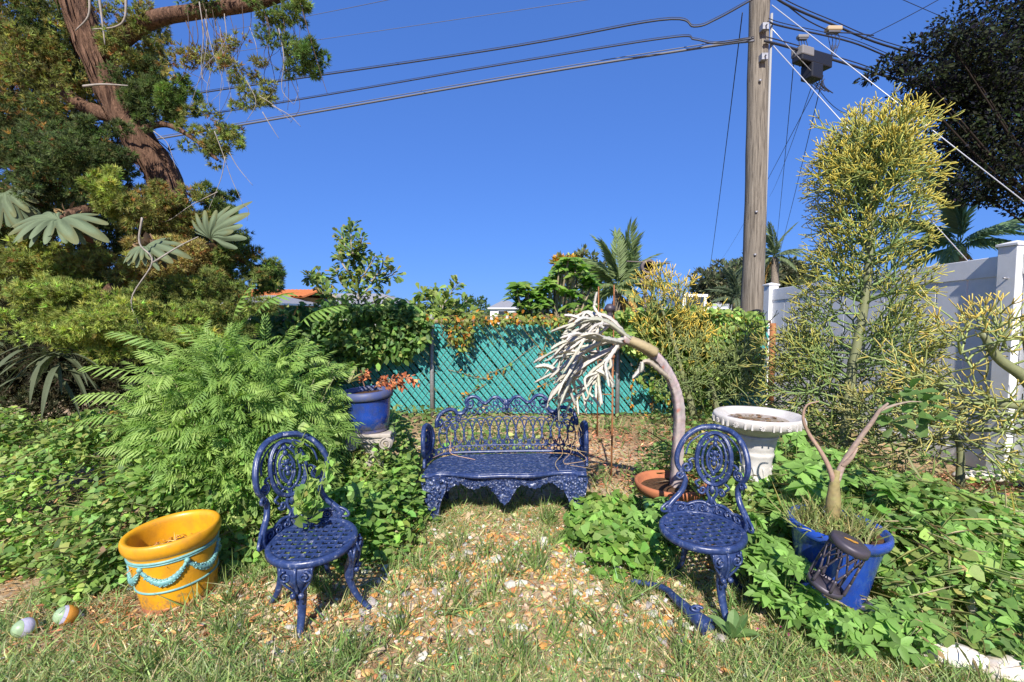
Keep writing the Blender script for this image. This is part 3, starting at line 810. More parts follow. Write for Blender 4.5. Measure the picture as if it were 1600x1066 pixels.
# ------------------------------------------------------------------ bench
def make_bench(loc, rot):
    t = thing('garden_bench', 'blue ornate cast-iron bench in front of the teal slatted fence', 'bench', loc, rot)
    plan = catmull([(-.575, -.13), (-.583, .02), (-.545, .17), (-.45, .245), (-.3, .262), (0, .268), (.3, .262), (.45, .245), (.545, .17), (.583, .02), (.575, -.13)], 16)
    sl = np.concatenate(([0], np.cumsum(np.linalg.norm(np.diff(plan, axis=0), axis=1)))); sl -= sl[-1] / 2; HL = sl[-1]
    def mp(q, off=0.):
        q = np.asarray(q, float); x = np.interp(q[:, 0], sl, plan[:, 0]); y = np.interp(q[:, 0], sl, plan[:, 1])
        q = np.c_[q[:, 0], .38 + (q[:, 1] - .38) * (1 + .14 * np.clip(1 - (np.abs(q[:, 0]) / .62) ** 2, 0, 1))]
        lean = np.clip((q[:, 1] - .38), 0, 1) * .12
        k = np.clip(1 - np.abs(q[:, 0]) / .62, 0, 1)
        return np.stack((x, y + lean * k + off, q[:, 1]), 1)
    # seat
    xs = np.linspace(-.56, .56, 45)
    fy = -.235 - .028 * np.cos(xs / .56 * PI * 1.0) * (np.abs(xs) < .5) + .012 * np.cos(xs / .56 * PI * 3)
    fr = np.stack((xs, fy), 1)
    bk = np.array([(.57, -.1), (.565, .04), (.53, .16), (.44, .232), (.3, .25), (0, .256), (-.3, .25), (-.44, .232), (-.53, .16), (-.565, .04), (-.57, -.1)])
    O = np.concatenate((fr, bk)); n = len(O)
    V = np.concatenate((np.c_[O, np.full(n, .372)], np.c_[O, np.full(n, .35)])); i = np.arange(n); k = (i + 1) % n
    MB().add(V, [np.array([list(range(n))]), np.array([list(range(2 * n - 1, n - 1, -1))]), np.stack((n + i, n + k, k, i), -1)]).build('seat', M_ironrel, t, False)
    m = MB(); m.add(*tube(np.c_[fr + [0, -.004], np.full(len(fr), .368)], .014, 8)); m.add(*tube(np.c_[fr + [0, .03], np.full(len(fr), .373)], .005, 6)); m.build('seat_edge', M_iron, t)
    # back: lower border, interlaced loops, cresting
    ub = HL - .06
    m = MB(); u = np.linspace(-ub, ub, 80)
    m.add(*tube(mp(np.c_[u, np.full(80, .385)]), .012, 6)); m.add(*tube(mp(np.c_[u, np.full(80, .43)]), .0055, 6))
    for c in np.arange(-.60, .601, .05):
        m.add(*tube(mp(oval(c, .407, .017, .018, 12)), .005, 5, False)); blob(m, mp([(c + .025, .407)], -.002)[0], .007, 6)
    m.build('back_border', M_iron, t)
    m = MB(); st = .068
    for c in np.arange(-7, 8) * st:
        m.add(*tube(mp(oval(c, .525, .066, .098, 30)), .0052, 6, False))
        m.add(*tube(mp(oval(c, .470, .032, .040, 16, PI, 2 * PI)), .0048, 5))
        # small urn motif in each loop
        blob(m, mp([(c, .535)])[0], (.013, .007, .008), 6); blob(m, mp([(c, .553)])[0], (.008, .006, .010), 6); blob(m, mp([(c, .515)])[0], (.006, .005, .016), 6)
        m.add(*tube(mp(np.array([(c, .5), (c, .44)])), .0045, 5))
        for sg in (-1, 1): m.add(*tube(mp(catmull([(c, .555), (c + sg * .016, .575), (c + sg * .012, .597), (c, .605)], 4)), .004, 5))
    m.build('back_loops', M_iron, t)
    m = MB()
    # lacework band under the cresting
    for c in np.arange(-8, 9) * .046:
        v = .652 + .03 * (1 - (abs(c) / .42) ** 2)
        for sg in (-1, 1): m.add(*tube(mp(catmull([(c - sg * .026, v - .03), (c, v - .012), (c + sg * .026, v + .022)], 4)), .0042, 5))
        m.add(*tube(mp(oval(c, v + .008, .015, .014, 12)), .004, 5, False))
    m.build('back_lacework', M_iron, t)
    m = MB()
    def scroll(path, r, sp=None, off=0.):
        m.add(*tube(mp(catmull(path, 7), off), r, 7))
        m.add(*tube(mp(catmull(path, 7), off - .012), r * .42, 5))
    for sg in (-1, 1):
        scroll([(0, .70), (sg * .03, .72), (sg * .06, .752), (sg * .1, .757), (sg * .135, .735), (sg * .165, .718), (sg * .2, .735)], .013)
        scroll([(sg * .2, .735), (sg * .235, .768), (sg * .285, .772), (sg * .318, .742), (sg * .300, .712)], .015)
        m.add(*tube(mp(spiral(sg * .285, .73, .034, .007, 1.4, 0 if sg > 0 else PI, -sg, 26), -.008), .009, 6))
        m.add(*tube(mp(spiral(sg * .09, .722, .028, .006, 1.3, PI / 2, sg, 22), -.006), .0075, 6))
        m.add(*tube(mp(spiral(sg * .205, .715, .022, .006, 1.2, PI / 2, -sg, 20), -.006), .0065, 6))
        scroll([(sg * .315, .70), (sg * .345, .665), (sg * .385, .668), (sg * .41, .695), (sg * .455, .705), (sg * .52, .688), (sg * .555, .645), (sg * .56, .60)], .016)
        m.add(*tube(mp(spiral(sg * .53, .632, .036, .008, 1.5, PI / 2, -sg, 28), -.008), .0105, 6))
        m.add(*tube(mp(spiral(sg * .375, .64, .028, .006, 1.4, -PI / 2, sg, 24), -.006), .008, 6))
        m.add(*tube(mp(spiral(sg * .455, .655, .026, .006, 1.3, PI / 2, sg, 22), -.006), .0075, 6))
        for q in ((.42, .62), (.47, .60), (.5, .56), (.41, .575)): m.add(*tube(mp(oval(sg * q[0], q[1], .026, .024, 16)), .006, 5, False))
    for c, v, r in ((0, .715, (.022, .016, .034)), (0, .688, (.014, .012, .02)), (-.02, .735, .013), (.02, .735, .013)): blob(m, mp([(c, v)], -.012)[0], r, 10)
    for sg in (-1, 1): m.add(*tube(mp(spiral(sg * .022, .672, .02, .005, 1.2, 0 if sg > 0 else PI, -sg, 18)), .006, 5))
    m.build('back_crest', M_iron, t)
    # scrolled arms
    for sg in (-1, 1):
        m = MB(); c = sg * (HL - .14)
        m.add(*tube(mp(oval(c, .545, .135, .115, 40)), .017, 8, False)); m.add(*tube(mp(oval(c, .545, .135, .115, 40), -.014), .006, 5, False))
        m.add(*tube(mp(spiral(c, .545, .105, .02, 1.7, PI / 2, sg, 44)), .012, 7))
        for a in np.linspace(0, 2 * PI, 8, endpoint=False): m.add(*tube(mp(spiral(c + .072 * math.cos(a), .545 + .06 * math.sin(a), .026, .006, 1.2, a, 1, 16)), .0065, 5))
        m.add(*tube(mp(catmull([(c - sg * .17, .38), (c - sg * .15, .43), (c - sg * .1, .455), (c, .432), (c + sg * .09, .43), (c + sg * .12, .38)], 6)), .012, 7))
        for a in np.linspace(-.1, .1, 4): m.add(*tube(mp(spiral(c + a, .405, .022, .006, 1.3, 0, sg, 16)), .0065, 5))
        m.build('arm', M_iron, t)
    # apron with pendant
    xs = np.linspace(-.43, .43, 61); dz = .055 + .105 * np.exp(-(xs / .085) ** 2) + .022 * np.cos(xs * 2 * PI / .21) + .035 * (np.abs(xs) / .43) ** 4 + .006 * np.cos(xs * 2 * PI / .035)
    o = np.concatenate((np.stack((xs, .348 - dz), 1), np.stack((xs[::-1], np.full(61, .352)), 1)))
    m = MB(); V, Fq = prism(o, -.225, -.20)
    V[:, 1] += -.02 * np.cos(V[:, 0] / .56 * PI); m.add(V, Fq)
    for k_ in range(90):
        x = rng.uniform(-.42, .42); d_ = np.interp(x, xs, dz); z = .348 - rng.uniform(.12, .92) * d_
        y = -.228 - .02 * math.cos(x / .56 * PI)
        s_ = spiral(x, z, rng.uniform(.009, .016), .003, 1.2, rng.uniform(0, 6), rng.choice((-1, 1)), 12)
        m.add(*tube(np.c_[s_[:, 0], np.full(12, y), s_[:, 1]], .0042, 4))
    m.build('apron', M_ironrel, t, False)
    # legs
    lo = [(-.075, .352), (.075, .352), (.082, .29), (.07, .23), (.052, .17), (.036, .09), (.032, .03), (.05, 0), (-.012, 0), (-.02, .06), (-.03, .14), (-.052, .21), (-.078, .27)]
    for sx, sy, yy in ((-1, 1, -.215), (1, 1, -.215), (-1, 0, .16), (1, 0, .16)):
        o = catmull(lo, 4, True); o = o if sx > 0 else o * [-1, 1]
        if sx < 0: o = o[::-1]
        m = MB(); V, Fq = prism(o, -.034, .034)
        V = V + [sx * .48, yy, 0]; m.add(V, Fq)
        V, Fq = prism(o * [.55, 1], -.05, .05); V[:, 1] *= np.interp(V[:, 2], [0, .2, .35], [.5, .9, 1]); m.add(V + [sx * .485, yy, .0], Fq)
        if sy:
            for k_ in range(46):
                z = rng.uniform(.02, .34); w = np.interp(z, [0, .1, .2, .3, .35], [.02, .026, .05, .068, .068])
                x = sx * (.485 + rng.uniform(-1, 1) * w + .01); s_ = spiral(x, z, rng.uniform(.008, .014), .003, 1.2, rng.uniform(0, 6), rng.choice((-1, 1)), 11)
                m.add(*tube(np.c_[s_[:, 0], np.full(11, yy - np.interp(z, [0, .2, .35], [.034, .047, .053])), s_[:, 1]], .004, 4))
        m.build('leg', M_ironrel, t, False)
    return t
bench = make_bench((-.035, 3.49, -.025), (0, math.radians(-1.6), math.radians(-2.5)))

# ------------------------------------------------------------------ yellow glazed pot with garland
M_yel = solid('yellow_glaze', (.74, .34, .012), .35, .5, noise=.5, nscale=7, c2=(.50, .22, .02), bump=.2, bscale=30, coat=.2)
M_teal = solid('turquoise_glaze', (.15, .33, .33), .4, .5, noise=.6, nscale=22, c2=(.20, .42, .36), bump=.5, bscale=90)
M_terra = solid('terracotta', (.42, .15, .07), .85, .2, noise=.5, nscale=16, c2=(.3, .11, .06))
dirt(M_yel, .16); dirt(M_terra, .1, (.12, .08, .05), .6)
M_soil = solid('dark_potting_soil', (.10, .055, .03), .95, .1, noise=.6, nscale=40, c2=(.04, .025, .015), bump=1, bscale=60)
pot = thing('yellow_pot', 'yellow glazed pot with turquoise garland relief at the edge of the left vines', 'plant pot', (-1.70, 2.42, -.01), (math.radians(2), math.radians(-4), 0)); pot.scale = (.86, .86, .95)
pr = [(.0, .02), (.19, .02), (.20, .10), (.213, .2), (.222, .28), (.226, .315), (.236, .325), (.247, .345), (.25, .37), (.243, .39), (.226, .392), (.212, .38), (.206, .35), (.2, .25), (.18, .2)]
MB().add(*lathe(catmull(pr[1:], 3), 56)).build('body', M_yel, pot)
MB().add(*lathe([(0.001, -.02), (.186, -.02), (.192, .0), (.194, .03), (.19, .05)], 48)).build('base', M_terra, pot)
def prad(z): return float(np.interp(z, [p[1] for p in pr[1:7]], [p[0] for p in pr[1:7]]))
for z, r in ((.298, .007), (.286, .005), (.135, .006)):
    a = np.linspace(0, 2 * PI, 65); R_ = prad(z) + .001
    MB().add(*tube(np.stack((R_ * np.cos(a), R_ * np.sin(a), np.full(65, z)), 1), r, 6, False)).build('band', M_teal, pot)
ns = 6
for k in range(ns):
    m = MB(); a0 = 2 * PI * k / ns - 1.75; t = np.linspace(0, 1, 26); a = a0 + t * 2 * PI / ns
    z = .272 - .082 * np.sin(PI * t) ** .8; R_ = np.array([prad(q) for q in z]) + .003
    p_ = np.stack((R_ * np.cos(a), R_ * np.sin(a), z), 1)
    rr = .007 + .011 * np.sin(PI * t) + .002 * np.cos(np.arange(26) * PI)
    m.add(*tube(p_, rr, 7))
    for j_ in range(3, 24):
        for dz_ in (-.8, 0, .8): blob(m, p_[j_] * [1.03, 1.03, 1] + [0, 0, dz_ * rr[j_]] + rng.normal(0, .0015, 3), (.007, .007, .0055), 5)
    m.build('garland', M_teal, pot)
    m = MB(); blob(m, ((prad(.27) + .004) * math.cos(a0), (prad(.27) + .004) * math.sin(a0), .272), (.016, .016, .014), 8)
    m.add(*tube([((prad(.25) + .004) * math.cos(a0), (prad(.25) + .004) * math.sin(a0), .262), ((prad(.2) + .004) * math.cos(a0), (prad(.2) + .004) * math.sin(a0), .235)], [.008, .004], 6)); m.build('rosette', M_teal, pot)
MB().add(*lathe([(.001, .265), (.1, .262), (.203, .255)], 40)).build('soil', M_soil, pot)
m = MB(); n = 260; aa = rng.uniform(0, 2 * PI, n); rr = .19 * np.sqrt(rng.random(n))
scat(m, (KITE[0] * [.2, 1, 1], KITE[1]), np.stack((rr * np.cos(aa), rr * np.sin(aa), np.full(n, .27)), 1), frames(nrm(np.c_[rng.normal(size=(n, 2)), rng.normal(0, .2, n)]), np.tile((0, 0, 1.), (n, 1))), rng.uniform(.03, .09, n), jit((.36, .2, .09), n, .35))
o = m.build('dry_straw', M_dry, pot); o['kind'] = 'stuff'

# ------------------------------------------------------------------ blue pot on the column
M_blue = solid('cobalt_glaze', (.016, .06, .33), .24, .5, noise=.8, nscale=6, c2=(.03, .05, .17), coat=.5, bump=.06, bscale=20)
dirt(M_blue, .14, (.19, .15, .11), .8)
M_bluerim = solid('worn_dark_blue_rim', (.06, .08, .19), .5, .4, noise=.6, nscale=18, c2=(.10, .10, .13))
M_conc = solid('old_concrete', (.42, .37, .32), .9, .2, noise=.6, nscale=14, c2=(.24, .21, .18), bump=.5, bscale=50)
CP = P(580, 690, 3.45)
cl = thing('column_pedestal', 'weathered stone column pedestal with scrolled capital holding a blue pot', 'pedestal', (CP[0], 3.45, 0), (0, 0, .12))
a = np.arange(40) / 40 * 2 * PI; zc = np.linspace(.06, .5, 9)
V = np.stack([np.stack(((.085 - .01 * z + .006 * np.cos(a * 10)) * np.cos(a), (.085 - .01 * z + .006 * np.cos(a * 10)) * np.sin(a), np.full(40, z)), 1) for z in zc]).reshape(-1, 3)
i = np.arange(8)[:, None] * 40; j = np.arange(40)[None]; k = (j + 1) % 40
MB().add(V, [np.stack((i + j, i + k, i + 40 + k, i + 40 + j), -1).reshape(-1, 4)]).build('shaft', M_conc, cl)
MB().add(*lathe([(.001, -.02), (.13, -.02), (.135, .02), (.12, .04), (.105, .05), (.1, .07), (.08, .075)], 32)).build('plinth', M_conc, cl)
MB().add(*lathe([(.08, .485), (.095, .5), (.1, .515), (.09, .53), (.11, .545), (.11, .55), (.001, .55)], 32)).build('collar', M_conc, cl)
MB().add(*box(-.155, -.13, .577, .155, .13, .605)).build('abacus', M_conc, cl, False, .008)
for sx in (-1, 1):
    m = MB(); m.add(*tube([(sx * .118, -.128, .535), (sx * .118, .128, .535)], .046, 20))
    for yy in (-.13, .13):
        s_ = spiral(sx * .118, .535, .044, .006, 2.0, PI / 2, sx, 36); m.add(*tube(np.c_[s_[:, 0], np.full(36, yy), s_[:, 1]], .0065, 6))
    m.build('volute', M_conc, cl)
m = MB(); m.add(*box(-.12, -.115, .535, .12, .115, .578)); m.build('cushion', M_conc, cl, False, .005)
bp = thing('blue_pot', 'cobalt blue pot with dark rim standing on the column pedestal', 'plant pot', (CP[0] - .005, 3.45, .605), (math.radians(1.5), math.radians(-3), 0))
prb = [(.001, 0), (.125, 0), (.13, .01), (.127, .03), (.137, .034), (.147, .12), (.158, .21), (.163, .232)]
MB().add(*lathe(prb, 44)).build('body', M_blue, bp)
MB().add(*lathe([(.160, .236), (.176, .24), (.18, .262), (.176, .29), (.165, .297), (.15, .292), (.148, .25), (.001, .245)], 44)).build('rim', M_bluerim, bp)
MB().add(*lathe([(.001, .27), (.08, .272), (.146, .262)], 30)).build('soil', M_soil, bp)

# ------------------------------------------------------------------ bird bath
M_bb = solid('white_cast_concrete', (.56, .53, .50), .75, .3, noise=.5, nscale=9, c2=(.40, .37, .33), bump=.25, bscale=70)
BB = P(1182, 650, 3.0)
bb = thing('bird_bath', 'white concrete bird bath with starred rim behind the right blue chair', 'bird bath', (BB[0], 3.0, 0), (0, math.radians(.6), 0))
RB = .257; zt = BB[2] + .01
MB().add(*lathe([(.001, zt - .055), (.12, zt - .045), (.19, zt - .026), (RB - .024, zt - .002), (RB - .008, zt + .006), (RB, zt), (RB + .003, zt - .012), (RB - .005, zt - .05), (RB - .018, zt - .056), (.20, zt - .075), (.14, zt - .105), (.105, zt - .125), (.001, zt - .125)], 64)).build('basin', M_bb, bb)
m = MB()
for k in range(44):
    a = 2 * PI * k / 44
    if k % 4 in (0, 1):
        V, Fq = box(-.005, -.004, -.018, .005, .006, .018); V = rotz(V, a - PI / 2, ((RB + .001) * math.cos(a), (RB + .001) * math.sin(a), zt - .033)); m.add(V, Fq)
    elif k % 4 == 2:
        for w_ in (-.7, .0, .7, 1.57):
            V, Fq = box(-.003, -.004, -.016, .003, .005, .016)
            c, s = math.cos(w_), math.sin(w_); V[:, 0], V[:, 2] = V[:, 0] * c - V[:, 2] * s, V[:, 0] * s + V[:, 2] * c
            a2 = a + .07; m.add(rotz(V, a2 - PI / 2, ((RB + .001) * math.cos(a2), (RB + .001) * math.sin(a2), zt - .033)), Fq)
m.build('rim_relief', M_bb, bb, False)['kind'] = 'stuff'
pr = [(.001, -.03), (.17, -.03), (.172, .03), (.15, .05), (.12, .09), (.105, .16), (.093, .26), (.088, .38), (.087, .48), (.092, .54), (.101, .57), (.097, .59), (.106, .62), (.112, .66), (.115, zt - .121), (.001, zt - .121)]
MB().add(*lathe(catmull(pr, 3), 40)).build('pedestal', M_bb, bb)
m = MB()
for k in range(10):
    a = 2 * PI * k / 10 + .3
    q = catmull([(.0, .2), (.02, .28), (-.015, .36), (.01, .44), (0, .5)], 4); rr = np.interp(q[:, 1], [.16, .26, .38, .48, .54], [.105, .094, .089, .088, .094])
    m.add(*tube(np.stack((rr * np.cos(a + q[:, 0] / .1), rr * np.sin(a + q[:, 0] / .1), q[:, 1]), 1), .007, 5))
    for zz_ in (.24, .33, .42): blob(m, ((.094) * math.cos(a + .25), .094 * math.sin(a + .25), zz_), (.014, .014, .022), 6)
m.build('pedestal_relief', M_bb, bb)['kind'] = 'stuff'
dirt(M_bb, .3, (.20, .18, .12), .7)
M_water = solid('murky_water', (.17, .11, .07), .06, .5, noise=.7, nscale=9, c2=(.34, .27, .2))
MB().add(*lathe([(.001, zt - .03), (.175, zt - .03)], 40)).build('water', M_water, bb)
m = MB(); n = 60; aa = rng.uniform(0, 2 * PI, n); rr = .155 * np.sqrt(rng.random(n))
scat(m, KITE, np.stack((rr * np.cos(aa), rr * np.sin(aa), np.full(n, zt - .028)), 1), frames(np.c_[rng.normal(size=(n, 2)), np.zeros(n)], np.tile((0, 0, 1.), (n, 1))), rng.uniform(.02, .05, n), jit((.2, .12, .06), n, .3))
o = m.build('fallen_leaves', M_dry, bb); o['kind'] = 'stuff'

# ------------------------------------------------------------------ pot of the white cactus
CT = P(1048, 752, 3.15)
gp = thing('terracotta_pot', 'green pot with broad terracotta rim holding the white cactus', 'plant pot', (CT[0], 3.15, 0), (0, 0, 0))
M_green = solid('sea_green_paint', (.06, .24, .17), .5, .4, noise=.6, nscale=14, c2=(.12, .25, .16))
MB().add(*lathe([(.001, -.02), (.14, -.02), (.15, .02), (.175, .2), (.185, CT[2] - .07)], 44)).build('body', M_green, gp)
MB().add(*lathe([(.18, CT[2] - .07), (.215, CT[2] - .065), (.232, CT[2] - .02), (.232, CT[2]), (.22, CT[2] + .004), (.205, CT[2] - .01), (.19, CT[2] - .05), (.15, CT[2] - .06)], 48)).build('rim', M_terra, gp)
MB().add(*lathe([(.001, CT[2] - .03), (.1, CT[2] - .035), (.2, CT[2] - .045)], 36)).build('soil', M_soil, gp)

# ------------------------------------------------------------------ big blue pot at the right with solar lantern leaning on it
BP = np.array((P(1297, 818, 2.34)[0], 2.34, 0))
b2 = thing('blue_pot', 'large cobalt blue pot on the ground holding the bare-branched caudex plant', 'plant pot', tuple(BP), (math.radians(2), math.radians(4), 0)); b2.scale = (.84, .84, .96)
pr = [(.001, -.03), (.155, -.03), (.165, 0), (.17, .03), (.19, .15), (.215, .30), (.232, .37), (.24, .385)]
MB().add(*lathe(pr, 48)).build('body', M_blue, b2)
MB().add(*lathe([(.238, .385), (.257, .39), (.264, .41), (.262, .432), (.25, .44), (.236, .435), (.228, .40), (.2, .385)], 48)).build('rim', M_blue, b2)
MB().add(*lathe([(.001, .43), (.12, .425), (.225, .405)], 36)).build('soil', M_soil, b2)
M_bronze = solid('dark_bronze_metal', (.085, .07, .085), .45, .5, metal=.35, noise=.4, nscale=20, c2=(.05, .045, .06))
LT = P(1331, 846, 1.99)
ln = thing('solar_lantern', 'dark metal solar lantern with tree cut-outs leaning on the large blue pot', 'lantern', (LT[0] - .232 * .33, 1.99 + .232 * .19, LT[2] - .232 * .925), (math.radians(11), math.radians(19.5), 0))
RL = .07
MB().add(*lathe([(.001, .232), (.066, .232), (.0735, .228), (.076, .22), (.076, .2), (.068, .198), (.001, .2)], 40)).build('lid', M_bronze, ln)
M_amber = solid('amber_rust_stain', (.55, .27, .03), .6, .3, noise=.7, nscale=60, c2=(.25, .13, .04))
m = MB()
for k in range(7):
    a = rng.uniform(0, 6.28); r_ = rng.uniform(.0, .03); sx = rng.uniform(.009, .02)
    o_ = oval(.008 + r_ * math.cos(a), r_ * math.sin(a), sx, sx * .5, 9)[:-1]; o_ += rng.normal(0, .002, o_.shape)
    m.add(np.c_[o_, np.full(8, .2332 + .0003 * k)], [np.array([list(range(8))])])
m.build('solar_cell', M_amber, ln, False)
MB().add(*lathe([(RL - .003, -.01), (RL + .002, -.01), (RL + .002, .014), (RL - .003, .014), (RL - .003, -.01)], 40)).build('bottom_ring', M_bronze, ln)
m = MB()
def onc(p): return np.stack((RL * np.cos(p[:, 0]), RL * np.sin(p[:, 0]), p[:, 1]), 1)
def limb(a, z, da, dz, r, dep):
    q = np.stack((a + da * np.linspace(0, 1, 5), z + dz * np.linspace(0, 1, 5)), 1)
    m.add(*tube(onc(q), np.linspace(r, r * .72, 5), 6))
    if dep and q[-1, 1] < .19:
        for sg in (-1, 1): limb(q[-1, 0], q[-1, 1], sg * rng.uniform(.12, .34), min(rng.uniform(.03, .055), .202 - q[-1, 1]), r * .7, dep - 1)
for k in range(6): limb(k * PI / 3 + .2, .01, rng.uniform(-.1, .1), .06, .0075, 4)
m.build('tree_cutwork', M_bronze, ln)
MB().add(*lathe([(.001, .0), (.062, .0), (.062, .006), (.001, .006)], 30)).build('floor_plate', M_bronze, ln)

# ------------------------------------------------------------------ painted ornaments at lower left
M_paint = foliage('chipped_paint', .45, 0, .5)
def ornament(px, py, rot, lab, s, cols):
    g = G(px, py, .05)
    t = thing('painted_ornament', lab, 'ornament', (g[0], g[1], .03), rot, 'striped painted ornaments by the yellow pot')
    z = np.linspace(-1, 1, 25); r = np.sqrt(np.clip(1 - z * z, 0, 1)) * (1 - .18 * (z < 0) * np.abs(z))
    pr = np.stack((np.maximum(r, .001) * .052 * s, z * .066 * s), 1); cuts = [0, 5, 9, 15, 18, 24]
    for (a, b), c, nm_ in zip(zip(cuts[:-1], cuts[1:]), cols, ('tip', 'band', 'band', 'band', 'top')):
        V, Fq = lathe(pr[a:b + 1] * ([1.02, 1] if nm_ == 'band' else [1, 1]), 24); MB().add(V, Fq, jit(c, len(V), .08)).build(nm_, M_paint, t)
    m = MB(); m.add(*tube([(0, 0, -.06 * s), (0, 0, -.078 * s)], .011 * s, 10), c=(.45, .42, .5)); m.build('stub', M_paint, t)
ORG, LIL, GRN = (.46, .2, .03), (.36, .34, .44), (.22, .3, .17)
ornament(105, 955, (math.radians(62), 0, math.radians(-38)), 'round striped ornament with a wide orange band, nearer the yellow pot', .82, ((.5, .46, .58), ORG, ORG, LIL, GRN))
ornament(40, 974, (math.radians(70), 0, math.radians(-20)), 'round striped ornament half sunk in grass at the left edge', .78, ((.3, .28, .36), ORG, LIL, LIL, GRN))

# ------------------------------------------------------------------ pale edging stones at lower right
def rock(mb, c, r, n=14, rough=.12, colr=(1, 1, 1), flat=None, yaw=0):
    th = np.linspace(0, PI, 9); V, Fq = lathe(np.stack((np.maximum(np.sin(th), .02), -np.cos(th)), 1), n)
    w = rng.normal(size=(5, 3)) * 2.2; ph = rng.uniform(0, 6, 5)
    V = V * (1 + rough * np.sin(V @ w.T + ph).mean(1, keepdims=True) * 2)
    V = np.sign(V) * np.abs(V) ** .75 * np.asarray(r)
    mb.add(rotz(V, yaw, c), Fq, colr)
M_edge = solid('white_painted_rock', (.66, .62, .58), .85, .2, noise=.6, nscale=11, c2=(.46, .36, .26), bump=.4, bscale=45)
for px, py, r, yw, lab in ((1388, 976, (.12, .055, .05), -.9, 'pale edging stone just below the large blue pot'), (1485, 1032, (.13, .06, .05), -.55, 'white edging stone half under leaves near the bottom right'),
                       (1590, 1058, (.12, .06, .05), -.3, 'white edging stone cut by the bottom right corner'), (1575, 966, (.16, .07, .05), -.35, 'long pale stone among weeds at the right edge'), (1440, 905, (.05, .03, .03), 0, 'small white stone in weeds right of the large blue pot'),
                       (1548, 748, (.28, .1, .04), -.3, 'flat pale slab on the mulch by the white fence')):
    g = G(px, py, .03); m = MB(); rock(m, (0, 0, 0), r, 20, .16)
    o = m.build('edging_stone', M_edge); o.location = (g[0], g[1], .045); o.rotation_euler = (0, 0, yw); tag(o, lab, 'stone', 'pale edging stones')
# dark weed fabric along the fence foot
M_fab = solid('black_weed_fabric', (.025, .027, .035), .6, .4, noise=.5, nscale=8, c2=(.07, .075, .09), bump=.7, bscale=14, bdist=.03)
m = MB(); n1, n2_ = 40, 14
uu, vv = np.meshgrid(np.linspace(0, 1, n1), np.linspace(0, 1, n2_), indexing='ij')
a0, a1 = G(1450, 800), G(1640, 815)
X = a0[0] + (a1[0] - a0[0]) * uu + .0 * vv; Y = a0[1] + (a1[1] - a0[1]) * uu + .42 * vv - .1
Z = .05 + .045 * np.sin(vv * 14 + 2 * np.sin(uu * 6)) + .03 * np.sin(uu * 19 + vv * 3)
i = np.arange(n1 - 1)[:, None] * n2_; j = np.arange(n2_ - 1)[None]
m.add(np.stack((X, Y, Z), -1).reshape(-1, 3), [np.stack((i + j, i + n2_ + j, i + n2_ + j + 1, i + j + 1), -1).reshape(-1, 4)])
o = m.build('weed_fabric', M_fab); so = o.modifiers.new('thickness', 'SOLIDIFY'); so.thickness = .006; tag(o, 'crumpled black weed fabric lying on mulch near the white fence', 'fabric sheet')

# ------------------------------------------------------------------ rusty stake with finial, wire frame, owl
st = thing('garden_stake', 'thin rusty metal stake standing right of the blue bench', 'stake', tuple(G(955, 745, 0)))
sY = G(955, 745, 0)[1]; hz = P(955, 560, sY)[2]
MB().add(*tube([(0, 0, -.05), (.004, 0, hz * .5), (0, 0, hz)], .0085, 8)).build('rod', M_rust, st)
MB().add(*lathe([(.001, 0), (.02, 0), (.022, .02), (.014, .035), (.001, .04)], 14, 0, 0, hz)).build('socket', M_rust, st)
fr_ = thing('wire_trellis', 'rusty wire trellis frame with a dark knob rising behind the white cactus', 'trellis', (P(935, 500, 5.6)[0], 5.6, 0))
zt_ = P(935, 448, 5.6)[2]; wd = 24 / F * 5.6
MB().add(*tube([(0, 0, -.05), (0, 0, zt_), (wd * .98, 0, zt_ + .02), (wd, 0, -.05)], .009, 6)).build('frame', M_rust, fr_)
mb = MB()
for z in (.5, .9, 1.3): mb.add(*tube([(0, -.012, z), (wd, -.012, z)], .006, 5))
mb.build('crossbar', M_rust, fr_)
m = MB(); kz = P(940, 484, 5.6)[2]; m.add(*lathe([(.001, .07), (.03, .065), (.06, .03), (.065, 0), (.04, -.02), (.03, -.05), (.045, -.08), (.02, -.1), (.001, -.1)], 16, wd * .7, -.03, kz)); m.build('knob', M_bronze, fr_)
wd_ = thing('vent_hood', 'dark round metal hood with two open rings above the yellow-tipped shrub', 'metal ornament', (P(1015, 420, 9)[0], 9, 0))
c0 = P(1014, 417, 9); c1 = P(1010, 440, 9); ox = wd_.location[0]
M_hood = solid('grey_brown_metal', (.16, .125, .12), .6, .3, noise=.5, nscale=12, c2=(.08, .065, .07))
def ring(c, r, r2, ln_, name):
    m = MB(); V, Fq = lathe([(r2, 0), (r, -.02), (r * 1.0, ln_), (r2, ln_), (r2 * .9, .02), (r2, 0)], 24); V = V[:, [0, 2, 1]]; m.add(V + [c[0] - ox, 0, c[2]], [f[:, ::-1] for f in Fq]); m.build(name, M_hood, wd_)
    MB().add(*tube([(c[0] - ox, ln_ * .9, c[2]), (c[0] - ox, ln_ * .95, c[2])], r2, 20)).build('backplate', M_blk, wd_)
ring(c0, .135, .095, .16, 'upper_ring'); ring(c1, .095, .05, .16, 'lower_ring')
MB().add(*tube([(P(980, 408, 9)[0] - ox, .05, P(980, 408, 9)[2]), (P(1048, 411, 9)[0] - ox, .05, P(1048, 411, 9)[2])], .012, 6)).build('crossarm', M_hood, wd_)
MB().add(*tube([(c1[0] - ox, .08, -.1), (c1[0] - ox, .08, c1[2] - .06)], .035, 8)).build('mast', M_hood, wd_)

